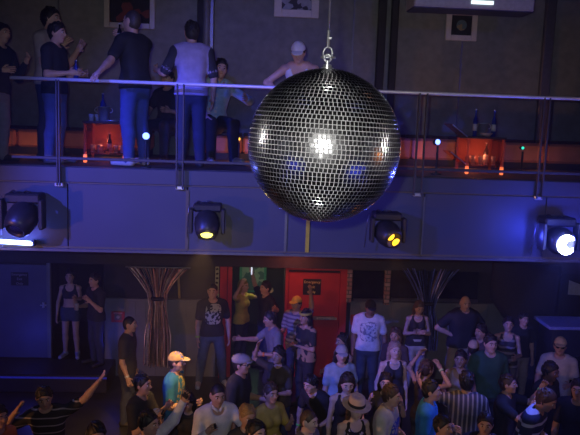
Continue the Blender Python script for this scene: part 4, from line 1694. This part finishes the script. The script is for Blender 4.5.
def held_bottle(J, nm, label, color, up=True):
    p, w, d = grip(J, nm)
    e = bottle(p - Vector((0, 0, .08)), label, color, .23, .03, grp='drinks held in the hand')
    return e


def held_cup(J, nm, label, color=(.6, .6, .6)):
    p, w, d = grip(J, nm)
    e = empty('plastic_cup', p - Vector((0, 0, .05)))
    tag(e, label, 'cup', 'drinks held in the hand')
    MB().lathe((0, 0, 0), [(.027, 0), (.038, .11), (.040, .112), (.036, .11), (.026, .01), (.002, .01)], n=20).build('cup', mat('cup_%.1f_%.1f_%.1f' % color, color, .3, noise=0), e, smooth=True)
BLK = (.022, .022, .026)
JEAN = (.09, .12, .24)
DJEAN = (.035, .045, .09)
KHAKI = (.42, .35, .26)
WHITE = (.66, .66, .68)
GREYT = (.20, .20, .21)
DKH = (.014, .011, .010)
BRH = (.07, .04, .022)
BLH = (.38, .26, .12)
DF = 'people on the dance floor'
BP = 'people on the balcony'
# ------------------------------------------------------------------ people on the balcony
person('man in taupe shirt standing behind the black shirt man at the balcony rail', (50, 8), 75, 1.82, ZB, 9.55, arms=('drink', 'drink'), shirt=('tee', (.36, .31, .27)), pants=('jeans', DJEAN), group=BP, autoscale=True)
J = person('dark haired man in black shirt and jeans standing at the rail, turned to the right', (57, 23), 78, 1.75, ZB, 8.95, arms=('bent', 'bent'), shirt=('tee', BLK), pants=('jeans', JEAN), group=BP, autoscale=True, head=(0, 5), shoes=(.09, .08, .08))
held_bottle(J, 'R', 'blue drink bottle held by the black shirt man at the left of the rail', m_blb)
person('person in black top and pale jeans at the far left end of the rail', (3, 45), 60, 1.72, ZB, 9.1, side=-8, arms=('bent', 'drink'), shirt=('long', BLK), pants=('jeans', (.16, .18, .30)), group=BP)
J = person('bald man in black shirt with one hand on the handrail, drinking', (134, 11), -128, 1.80, ZB, 9.0, lean=4, head=(-6, -12), arms=(((.50, .60, -.10), (-.55, .60, .60)), ((.62, -.05, -.78), (.80, -.25, -.50))), shirt=('tee', BLK), pants=('jeans', JEAN), hair=('buzz', (.06, .045, .04)), shoes=(.55, .5, .45), group=BP, autoscale=True)
held_bottle(J, 'R', 'dark drink bottle held up by the bald man on the balcony', m_dkb)
J = person('man seen from behind in a lavender baseball shirt with black sleeves', (192, 22), 192, 1.78, ZB, 9.0, head=(-10, 0), arms=('loose', ((.45, .2, -.85), (.25, .95, .18))), shirt=('raglan', (.40, .35, .56), None, (.03, .03, .04)), pants=('jeans', DJEAN), group=BP, autoscale=True)
person('person in black half hidden behind the man in the lavender baseball shirt', (168, 70), -20, 1.66, ZB, 10.55, legs='sit', arms=('knee', 'bent'), shirt=('tee', BLK), pants=('jeans', DJEAN), group=BP)
J = person('man in pale blue shirt sitting on the red banquette, leaning toward the left', (222, 61), 20, 1.90, ZB, 10.25, legs='sit', side=-6, lean=6, head=(8, 0), arms=('knee', ((.75, .35, -.35), (-.45, .8, .1))), shirt=('shirt', (.42, .60, .74), ('print', ((.75, .75, .72), .95, .02, .5, .55))), pants=('trousers', (.02, .02, .024)), shoes=(.3, .3, .28), group=BP)
person('man in white tank top and white cap leaning on the handrail behind the mirror ball', (298, 46), -14, 1.78, ZB, 8.90, lean=36, head=(-4, 12), arms=(((.85, .40, -.50), (-.75, .60, -.15)), 'rail'), shirt=('tank', (.68, .68, .72)), pants=('jeans', DJEAN), hat=('cap', (.68, .66, .62)), skin='light', group=BP)

# ------------------------------------------------------------------ back row by the wall
person('dancer in short top and shorts standing in the dark left doorway on the stage', (70, 270), 0, 1.66, zst, sex='f', arms=('loose', 'fwd'), shirt=('crop', (.03, .03, .05)), pants=('minishorts', (.05, .07, .12)), hair=('long', DKH), shoes=(.4, .4, .5), group='dancers on the stage')
J = person('dark clothed figure beside the stage dancer, arm raised to the door post', (95, 274), -45, 1.68, zst, arms=('bent', 'drink'), shirt=('tee', (.02, .02, .025)), pants=('jeans', DJEAN), group='dancers on the stage')
held_cup(J, 'R', 'white cup held by the dark clothed figure on the stage')
person('man in dark grey shirt facing right by the grey panel, left of the drape', (129, 317), 85, 1.74, arms=('loose', 'down'), shirt=('tee', (.055, .05, .055)), pants=('jeans', DJEAN), hair=('buzz', DKH), extras=(('band', 'R', (.6, .6, .6)),))
person('man in black shirt with a pale chest print and jeans, left of the red upright', (213, 284), 12, 1.80, depth=12.15, autoscale=True, head=(18, 0), arms=('down', 'loose'), shirt=('tee', BLK, ('print', ((.62, .60, .50), 1.24, .13, .17, .47))), pants=('jeans', (.10, .14, .22)), hair=('buzz', DKH), shoes=(.62, .62, .60), extras=(('band', 'R', (.5, .7, .1)),), legs='wide')
person('dancer in yellow top with a raised hand in the dark opening', (243, 288), 60, 1.70, arms=('upbent', 'out'), shirt=('tee', (.50, .42, .08)), pants=('jeans', DJEAN), sex='f', hair=('bob', (.25, .18, .05)), depth=13.3)
J = person('dark clothed dancer with one arm high holding a glow stick in the opening', (266, 284), -60, 1.75, arms=('up', 'out'), shirt=('tee', BLK), pants=('jeans', DJEAN), depth=13.0)
p, w_, d_ = grip(J, 'R')
tag(MB().tube([p - Vector((.0, 0, .12)), p + Vector((.0, 0, .0)), p + Vector((.03, 0, .14))], .011, 10).build('glow_stick', mat('glow_stick_white', (.8, .85, .95), .3, noise=0, emit=(.75, .8, 1), estr=1.2), smooth=True), 'white glow stick held up in the dark opening', 'glow stick')
person('man in yellow cap and striped grey shirt before the left edge of the red door', (297, 297), -35, 1.76, arms=('bent', 'up'), shirt=('tee', (.30, .28, .32), ('stripes', ((.12, .10, .16), .07, .45))), pants=('jeans', DJEAN), hat=('cap', (.60, .50, .10)), skin='tan')
person('man in grey shirt dancing in profile with an orange wristband', (270, 312), -75, 1.78, lean=8, arms=('fwd', 'bent'), legs='bent', shirt=('tee', (.20, .20, .22)), pants=('shorts', (.03, .03, .035)), skin='tan', extras=(('band', 'L', (.9, .25, .05)),))
person('long haired person with a yellow headband and flowery dark top before the red door', (306, 310), -50, 1.72, sex='f', arms=('bent', 'crossed'), shirt=('tee', (.03, .03, .03), ('camo', ((.42, .26, .16), 13.0, .66), 'fl')), pants=('jeans', (.03, .03, .04)), hair=('long', DKH), hat=('headband', (.50, .42, .08)), skin='tan')
person('man in white shirt with a grey chest print and black cap beside the red door', (371, 301), -8, 1.80, head=(-10, 14), arms=('down', 'loose'), shirt=('tee', (.70, .71, .75), ('print', ((.24, .26, .34), 1.2, .15, .17, .52))), pants=('jeans', (.05, .07, .10)), hat=('cap', BLK), skin='brown', build=1.08)
person('woman in black tank top and cream trousers under the blue tinsel drape', (420, 302), 0, 1.70, sex='f', head=(-4, 20), arms=('chest', 'chest'), shirt=('tank', BLK), pants=('trousers', (.58, .50, .42)), hair=('bob', (.10, .06, .04)), extras=(('necklace', (.7, .7, .75)),))
person('big bald man in a black shirt and khaki shorts by the grey wainscot', (466, 296), 8, 1.88, head=(6, 10), build=1.28, arms=('hip', 'hip'), shirt=('tee', (.025, .025, .03)), pants=('shorts', KHAKI), hair=('bald', (.05, .04, .03)), legs='wide')
person('person in a dark top with pale horizontal stripes by the slanted end of the wainscot', (509, 317), -15, 1.73, sex='f', arms=('down', 'bent'), shirt=('tank', (.05, .045, .05), ('stripes', ((.30, .26, .26), .11, .35))), pants=('trousers', (.18, .16, .16)), hair=('tail', DKH))
person('person in black shirt and khaki trousers standing under the black cloth', (524, 313), 10, 1.60, arms=('down', 'down'), shirt=('tee', (.022, .022, .028)), pants=('trousers', (.34, .29, .23)), hair=('short', DKH))

# ------------------------------------------------------------------ middle of the crowd
person('man in yellow cap and teal shirt with a bright print, in profile', (176, 353), 78, 1.76, arms=('bent', 'down'), shirt=('tee', (.02, .17, .32), ('print', ((.45, .36, .10), 1.22, .14, .22, .5))), pants=('jeans', DJEAN), hat=('cap', (.55, .38, .10), ('print', ((.12, .14, .4), 1.72, .05, .05, .5)), (.5, .42, .2)), skin='tan')
J = person('dark haired man in black shirt holding a drink, at the left of the crowd', (142, 375), 70, 1.74, arms=('drink', 'drink'), shirt=('tee', (.02, .02, .022)), pants=('jeans', DJEAN), skin='tan')
held_cup(J, 'R', 'pale cup held by the dark haired man left of the yellow cap', (.5, .5, .6))
person('man in grey flat cap, glasses and black shirt facing right', (241, 355), 68, 1.78, arms=('down', 'bent'), shirt=('tee', BLK), pants=('jeans', DJEAN), hat=('flatcap', (.30, .27, .24)), skin='tan', extras=(('glasses',),), build=1.08)
J = person('man in open white shirt holding a phone, lit orange from above', (218, 385), 24, 1.79, head=(5, 8), arms=('drink', 'phone'), shirt=('shirt', (.66, .64, .66)), pants=('jeans', DJEAN), skin='tan', hair=('buzz', DKH), curl=.8)
held_phone(J, 'R', 'black phone in the hand of the man in the open white shirt')
person('dark haired dancer with an orange lit face behind the grey shirt dancer', (279, 347), -40, 1.68, sex='f', arms=('upbent', 'bent'), shirt=('tee', (.06, .045, .03)), pants=('jeans', DJEAN), hair=('bob', DKH), skin='tan')
person('person in mustard yellow top with an orange lit face in the middle crowd', (271, 384), 30, 1.66, sex='f', arms=('bent', 'drink'), shirt=('tee', (.42, .32, .06)), pants=('jeans', DJEAN), hair=('short', BRH), skin='tan')
person('person with blonde hair facing the camera below the flat cap man', (248, 406), 25, 1.74, sex='f', build=.92, head=(0, 8), arms=('down', 'bent'), shirt=('tee', (.05, .045, .04)), pants=('jeans', DJEAN), hair=('short', (.30, .18, .07)), skin='tan')
person('woman with long black hair and bare shoulders in profile, right of the red door', (343, 334), -60, 1.66, sex='f', arms=('bent', 'down'), shirt=('tank', (.10, .03, .03)), pants=('jeans', DJEAN), hair=('long', (.010, .009, .010)), skin='tan')
person('person in grey cap and pale blue shirt with dark hair on the shoulders', (342, 346), 10, 1.72, sex='f', head=(8, 6), arms=('down', 'loose'), shirt=('tee', (.30, .38, .42)), pants=('jeans', DJEAN), hair=('long', DKH), hat=('cap', (.40, .38, .36)), build=1.12)
person('brown haired woman just behind the pink faced woman in the black top', (396, 328), -30, 1.68, sex='f', arms=('down', 'bent'), shirt=('tee', (.09, .05, .05)), pants=('jeans', DJEAN), hair=('long', BRH), skin='tan')
person('blonde woman in black halter top with bare arms, standing right of the white shirt man', (395, 342), 6, 1.70, sex='f', arms=('loose', 'down'), shirt=('tank', (.03, .025, .035)), pants=('skirt', BLK), hair=('long', (.36, .24, .19)), skin='pale', extras=(('necklace', (.1, .1, .1)),))
person('woman with dark fringe and black straps above the straw fedora', (348, 375), 5, 1.72, sex='f', head=(4, 16), arms=('down', 'bent'), shirt=('tank', (.025, .02, .03)), pants=('skirt', BLK), hair=('bob', (.02, .012, .014)), skin='pale', extras=(('necklace', (.4, .7, .6)),))
person('person in black bending forward with a green wristband, behind the buzz cut man', (310, 376), -48, 1.66, lean=32, arms=(((.30, .55, -.8), (.1, .5, -.8)), 'bent'), shirt=('tee', (.02, .02, .022)), pants=('jeans', DJEAN), hair=('short', DKH), extras=(('band', 'R', (.2, .75, .15)),))
person('woman with brown hair and a bracelet below the woman in cream trousers', (427, 361), 120, 1.66, sex='f', arms=('head', 'upbent'), shirt=('tank', (.05, .03, .04)), pants=('jeans', DJEAN), hair=('tail', (.05, .025, .02)), skin='tan', extras=(('band', 'R', (.5, .6, .3)),))
person('woman in pale tank top facing left with a blue lit cheek', (461, 351), -25, 1.68, sex='f', arms=('bent', 'loose'), shirt=('tank', (.45, .36, .32)), pants=('jeans', DJEAN), hair=('short', DKH), skin='tan')
person('person in a beige cap turned away beside the man in the green shirt', (474, 341), 160, 1.62, arms=('bent', 'drink'), shirt=('tee', (.10, .07, .06)), pants=('jeans', DJEAN), hat=('cap', (.48, .36, .24)), skin='tan')
person('person with dark hair under the elbow of the big bald man', (482, 325), -65, 1.68, arms=('down', 'bent'), shirt=('tee', (.05, .04, .05)), pants=('jeans', DJEAN), skin='tan')
person('man in dark green shirt facing the camera in the right crowd', (491, 335), 4, 1.85, arms=('loose', 'loose'), shirt=('tee', (.035, .10, .055)), pants=('jeans', DJEAN), build=1.12, skin='light')
person('man with a straw coloured cap and cream shirt in the right of the crowd', (561, 338), -25, 1.78, arms=('loose', 'bent'), shirt=('tee', (.50, .46, .38)), pants=('jeans', DJEAN), hat=('cap', (.55, .42, .20)), skin='tan', extras=(('glasses',),))
person('man with short black hair and black shirt in front of the cream shirt man', (552, 363), 35, 1.76, head=(0, 10), arms=('down', 'bent'), shirt=('tee', (.018, .018, .022)), pants=('jeans', DJEAN), skin='brown')

# ------------------------------------------------------------------ front of the crowd
J = person('man in black shirt with thin white stripes dancing with both arms in the air', (43, 388), 8, 1.76, side=6, head=(-8, 14), arms=(((.90, .25, -.22), (-.62, .20, .80)), ((.72, .15, .42), (.62, .15, .70))), curl=.25, shirt=('tee', (.02, .02, .022), ('stripes', ((.34, .30, .28), .085, .16))), pants=('jeans', DJEAN), hair=('short', DKH), skin='tan')
person('person in orange top at the lower left corner beside the striped dancer', (-2, 406), 50, 1.70, arms=('bent', 'bent'), shirt=('tee', (.62, .17, .05)), pants=('jeans', DJEAN), sex='f', hair=('bob', DKH), skin='tan')
person('dark haired person low in the crowd between the striped dancer and the white sleeve man', (96, 424), 25, 1.80, arms=('down', 'bent'), shirt=('tee', (.02, .02, .022)), pants=('jeans', DJEAN), hair=('short', DKH), skin='tan')
J = person('man in white long sleeved shirt stretching up one arm to take a picture', (149, 412), 58, 1.76, head=(-6, 4), arms=('down', ((.15, .62, .75), (.05, .45, .9))), shirt=('long', (.62, .62, .66)), pants=('jeans', DJEAN), hair=('short', DKH), skin='tan', extras=(('band', 'L', (.05, .05, .05)),), curl=.9)
held_phone(J, 'L', 'small camera held up by the man in the white long sleeved shirt', None, 'camera')
J = person('person with black hair holding a phone between the two white shirts', (187, 394), -20, 1.56, sex='f', head=(0, 15), arms=('phone', 'bent'), shirt=('tee', (.02, .018, .02)), pants=('jeans', DJEAN), hair=('bob', DKH), skin='tan')
held_phone(J, 'R', 'phone held by the black haired person between the two white shirts', (.1, .12, .2))
person('dark haired person in pale yellow top with an arm stretched right, at the lower edge', (256, 421), 40, 1.78, sex='f', arms=('down', ((.45, .55, -.25), (.1, .9, .45))), shirt=('long', (.50, .48, .20)), pants=('jeans', DJEAN), hair=('short', DKH), skin='light')
person('man with buzz cut hair looking right at the lower middle edge', (309, 411), 55, 1.70, head=(0, 4), arms=('down', 'down'), shirt=('tee', (.16, .15, .17)), pants=('jeans', DJEAN), hair=('buzz', (.08, .05, .035)), skin='pale')
person('person in straw fedora and black top with white squiggles', (357, 399), 20, 1.70, sex='f', head=(5, 10), arms=('bent', 'bent'), shirt=('tank', (.02, .018, .022), ('print', ((.6, .5, .6), 1.22, .16, .2, .56))), pants=('skirt', BLK), hair=('bob', BRH), hat=('fedora', (.62, .46, .40), ('plain',), (.02, .02, .02)), skin='pale')
person('man in cream shirt with a blue print turned to the right, lower middle', (392, 386), 62, 1.78, head=(0, 6), arms=('bent', 'chest'), shirt=('tee', (.56, .54, .46), ('print', ((.06, .09, .45), 1.18, .15, .16, .45))), pants=('jeans', DJEAN), hair=('short', BRH), skin='light', build=1.06)
J = person('dark haired person with a small glowing camera left of the cream shirt man', (386, 374), -10, 1.60, sex='f', arms=('phone', 'phone'), shirt=('tee', (.02, .02, .025)), pants=('jeans', DJEAN), hair=('bob', DKH))
held_phone(J, 'R', 'phone with a lit purple screen left of the cream shirt man', (.25, .12, .6))
person('man in bright blue shirt turned to the right in the front crowd', (431, 381), 70, 1.78, arms=('down', 'bent'), shirt=('tee', (.015, .19, .48)), pants=('jeans', DJEAN), hair=('short', DKH), skin='light')
person('dark haired head at the lower edge in front of the bright blue shirt', (443, 416), 40, 1.70, arms=('down', 'down'), shirt=('tee', (.02, .02, .024)), pants=('jeans', DJEAN), hair=('short', DKH), skin='tan')
person('man seen from behind in a dark and cream upright striped shirt', (467, 372), 168, 1.80, head=(-12, 4), arms=('loose', ((.9, .35, .1), (.3, .9, .2))), shirt=('tee', (.045, .045, .06), ('bars', ((.26, .24, .22), .055, .36))), pants=('jeans', DJEAN), hair=('short', DKH), skin='tan', build=1.08)
J = person('man in black shirt holding a camera up with both arms at the right', (507, 375), 55, 1.70, head=(-5, -6), arms=(((.15, .62, -.25), (-.02, .50, .85)), ((.18, .68, -.1), (-.05, .45, .9))), shirt=('tee', (.018, .018, .022)), pants=('jeans', DJEAN), hair=('short', BRH), skin='light', extras=(('band', 'L', (.2, .8, .2)),), curl=.9)
held_phone(J, 'R', 'black camera held up by the man in black at the right', None, 'camera')
person('man in navy and white hooped shirt bending forward at the lower right', (551, 391), 50, 1.86, lean=16, head=(0, 18), arms=('bent', 'bent'), shirt=('tee', (.025, .035, .08), ('stripes', ((.55, .60, .70), .13, .28))), pants=('jeans', DJEAN), hair=('short', BRH), skin='tan')
person('man in black shirt cut by the right edge of the picture', (580, 380), -40, 1.78, arms=('down', 'down'), shirt=('tee', (.02, .02, .026)), pants=('jeans', DJEAN), hair=('short', DKH), skin='tan')
person('dark haired person at the lower edge right of the striped shirt', (486, 414), -20, 1.70, arms=('down', 'bent'), shirt=('tee', (.025, .02, .03)), pants=('jeans', DJEAN), hair=('short', DKH), skin='tan')
# ------------------------------------------------------------------ light
w = bpy.data.worlds.new('world')
SC.world = w
w.use_nodes = True
w.node_tree.nodes['Background'].inputs[0].default_value = (.02, .02, .05, 1)
w.node_tree.nodes['Background'].inputs[1].default_value = 0.3

light('camera_flash', 'SPOT', CAM + Vector((-.12, .05, .10)), (1, .97, .92), 400, .04, at(300, 170, d=8), 66, 1.0)
BLUE = (.06, .09, 1.0)
# blue wash lamps rigged over the floor, left and middle
def par_can(loc, target, color, energy, angle, label, es=3, r=.11, blend=.6):
    loc = Vector(loc)
    ax = (Vector(target) - loc).normalized()
    e = empty('par_can', loc)
    tag(e, label, 'stage light', 'par cans on the ceiling and side walls')
    can = MB().lathe(-ax * .3, [(r * .6, 0), (r, .05), (r, .3), (r * .93, .3), (r * .9, .24)], axis=ax, n=24).build('can', m_blackp, e, smooth=True)
    MB().lathe(-ax * .08, [(r * .9, 0), (r * .5, .012), (.002, .015)], axis=ax, n=24).build('lens', mat('par_lens_%.2f_%.2f_%.2f' % color, color, .3, noise=0, emit=color, estr=es), can)
    MB().box(-ax * .15 + Vector((0, 0, .16)), (.05, .02, .18), bev=.004).build('hook_clamp', m_dsteel, e)
    MB().tube([-ax * .15 + Vector((0, 0, .2)), Vector((-ax.x * .15, -ax.y * .15, ZC - loc.z - .002))], .02, 10).build('hanger_pipe', m_dsteel, e, smooth=True)
    light('par_beam', 'SPOT', loc + ax * .03, color, energy, .06, target, angle, blend)
par_can((-6.2, 2.2, 6.2), (-.6, 8.5, 3.5), (.08, .10, 1.0), 4600, 29, 'blue par can high on the left, aimed at the fascia')
par_can((-2.0, .6, 7.6), (-.6, 8.5, 5.0), (.09, .10, 1.0), 1000, 32, 'blue par can on the ceiling left of the camera, aimed at the balcony')
par_can((5.5, .3, 7.6), (2.5, 9.5, 5.2), (.12, .13, 1.0), 240, 36, 'blue par can on the ceiling right of the camera, aimed at the balcony')
par_can((7.6, 3.4, 2.4), (2.0, 8.6, .9), (.08, .10, 1.0), 35, 60, 'blue par can low on the right wall, aimed into the crowd')
par_can((-7.3, 5.5, 3.1), (-4.5, 12.5, .6), (.05, .07, 1.0), 420, 40, 'blue par can low on the left wall, aimed at the stage')
par_can((-7.6, 3.2, 2.6), (-.8, 8.3, 1.3), (1, .40, .14), 650, 58, 'warm par can on the left wall, aimed into the crowd')
par_can((8.8, 4.3, 4.4), (3, 8.5, 4), (1, .33, .06), 60, 60, 'orange par can on the right wall at balcony height', 4, .2)
# bars with blue lit fronts under the camera's balcony, an orange lantern on the right wall (the ball mirrors them)
def lit_bar(x, y, rz, label):
    e = empty('bar_counter', (x, y, 0), rz)
    tag(e, label, 'counter', 'bars with blue lit fronts behind the camera')
    MB().box((0, 0, 1.08), (3.4, .8, .06), bev=.01).build('worktop', m_blackp, e)
    MB().box((0, .0, .525), (3.2, .6, 1.05), bev=.01).build('body', m_blackp, e)
    MB().box((0, .32, .58), (3.0, .03, .8), bev=.01).build('lit_front', mat('blue_front_light', (.05, .06, .5), .4, noise=0, emit=(.05, .08, 1), estr=1.6), e)
lit_bar(-6.4, -1.2, -.35, 'bar counter with a glowing blue front behind the camera on the left')
lit_bar(6.2, -.8, .35, 'bar counter with a glowing blue front behind the camera on the right')
e = empty('wall_lantern', (XR - .12, 2.9, 3.5))
tag(e, 'large orange wall lantern on the right side wall behind the camera', 'lamp')
MB().box((0, 0, 0), (.2, 1.5, 1.0), bev=.03).build('shade', mat('orange_lantern', (.8, .35, .1), .5, noise=0, emit=(1, .30, .06), estr=1.5), e)
for zz in (-.52, .52):
    MB().box((0, 0, zz), (.24, 1.56, .05), bev=.01).build('rim', m_blackp, e)
for x_, tx_, nm_ in ((-3.5, -4.0, 'left'), (4.0, 4.5, 'right')):  # white lamps added so the ball tiles mirror a lit wall
    par_can((x_, -2.0, 7.4), (tx_, -6.0, 3.6), (1, .95, .9), 330, 95, 'added white par can washing the %s half of the wall behind the camera' % nm_, .6, .1, .9)
par_can((-5.2, 1.0, 7.4), (XL, .2, 3.4), (.9, .92, 1), 260, 95, 'added white par can on the ceiling washing the left side wall', .6, .1, .9)  # this pair is added too, brightening the side walls in the ball
par_can((6.4, 1.0, 7.4), (XR, .2, 3.4), (.9, .92, 1), 260, 95, 'added white par can on the ceiling washing the right side wall', .6, .1, .9)
# beams of the moving heads
q = at(207, 238, y=YF - .45)
light('yellow_beam', 'SPOT', q, (1, .52, .16), 380, .05, (-.9, 9.0, 1.2), 50, .7)
light('yellow_spill', 'POINT', q + Vector((.02, -.12, -.05)), (1, .8, .2), 1.2, .05)
q = at(394, 240, y=YF - .60)
light('amber_beam', 'SPOT', q, (1, .45, .1), 60, .05, (2.2, 8.3, 1.2), 50, .7)
light('amber_spill', 'POINT', q + Vector((.08, .0, .0)), (1, .4, .05), .8, .05)
q = at(567, 244, y=YF - .80)
light('blue_glare', 'POINT', q, (.05, .08, 1), 45, .06)
for u_, v_ in ((538, 236), (588, 232)):
    light('blue_halo_fill', 'POINT', at(u_, v_, y=YF - .30), (.05, .07, 1), 7, .06)  # added lamps beside the crescent head, making its halo on the fascia
light('stage_glow', 'POINT', at(28, 341, y=12.1), (.05, .07, 1), 2.2, .05)
light('stage_glow', 'POINT', at(113, 338, y=12.2), (.05, .07, 1), 1.2, .05)
light('blue_beam', 'SPOT', q, (.12, .16, 1), 150, .05, (3.0, 7.4, 1.0), 55, .6)
for u in (-6, 12, 28):
    q = at(u, 241, y=YF - .17)
    light('tube_spill', 'POINT', q, (.10, .14, 1), 3.0, .04)
# red lamp over the door, warm lamp in the opening
light('door_lamp', 'POINT', at(296, 262, y=YW - .75), (1, .18, .10), 9, .06)
light('opening_lamp', 'POINT', at(252, 268, y=13.6), (.9, .8, .35), 9, .08)
light('picture_lamp', 'POINT', at(257, 268, y=15.2), (.35, 1, .6), 1.2, .05)
# red glow along the banquettes
for u, pw in ((20, 1.0), (110, 1.0), (240, 2.2), (425, 1.4), (470, 1.2), (545, .7)):
    q = at(u, 158, y=10.35)
    light('bench_glow', 'POINT', (q.x, 10.4, ZB + .12), (1, .32, .09), pw * 1.5, .06)

# thin smoke in the air
wn = w.node_tree
vs = wn.nodes.new('ShaderNodeVolumeScatter')
vs.inputs['Color'].default_value = (.9, .92, 1, 1)
ge = wn.nodes.new('ShaderNodeNewGeometry')
sp = wn.nodes.new('ShaderNodeSeparateXYZ')
wn.links.new(ge.outputs['Position'], sp.inputs[0])
mr = wn.nodes.new('ShaderNodeMapRange')
mr.inputs['From Min'].default_value = 5.0
mr.inputs['From Max'].default_value = 7.0
mr.inputs['To Min'].default_value = 0.0
mr.inputs['To Max'].default_value = .010
wn.links.new(sp.outputs['Y'], mr.inputs['Value'])
wn.links.new(mr.outputs[0], vs.inputs['Density'])
w.cycles.volume_step_size = 0.7
vs.inputs['Anisotropy'].default_value = .2
wn.links.new(vs.outputs[0], wn.nodes['World Output'].inputs['Volume'])
SC.view_settings.view_transform = 'Standard'
SC.view_settings.look = 'None'
SC.view_settings.exposure = 0.0
SC.view_settings.gamma = 1.0
SC.view_settings.use_curve_mapping = False
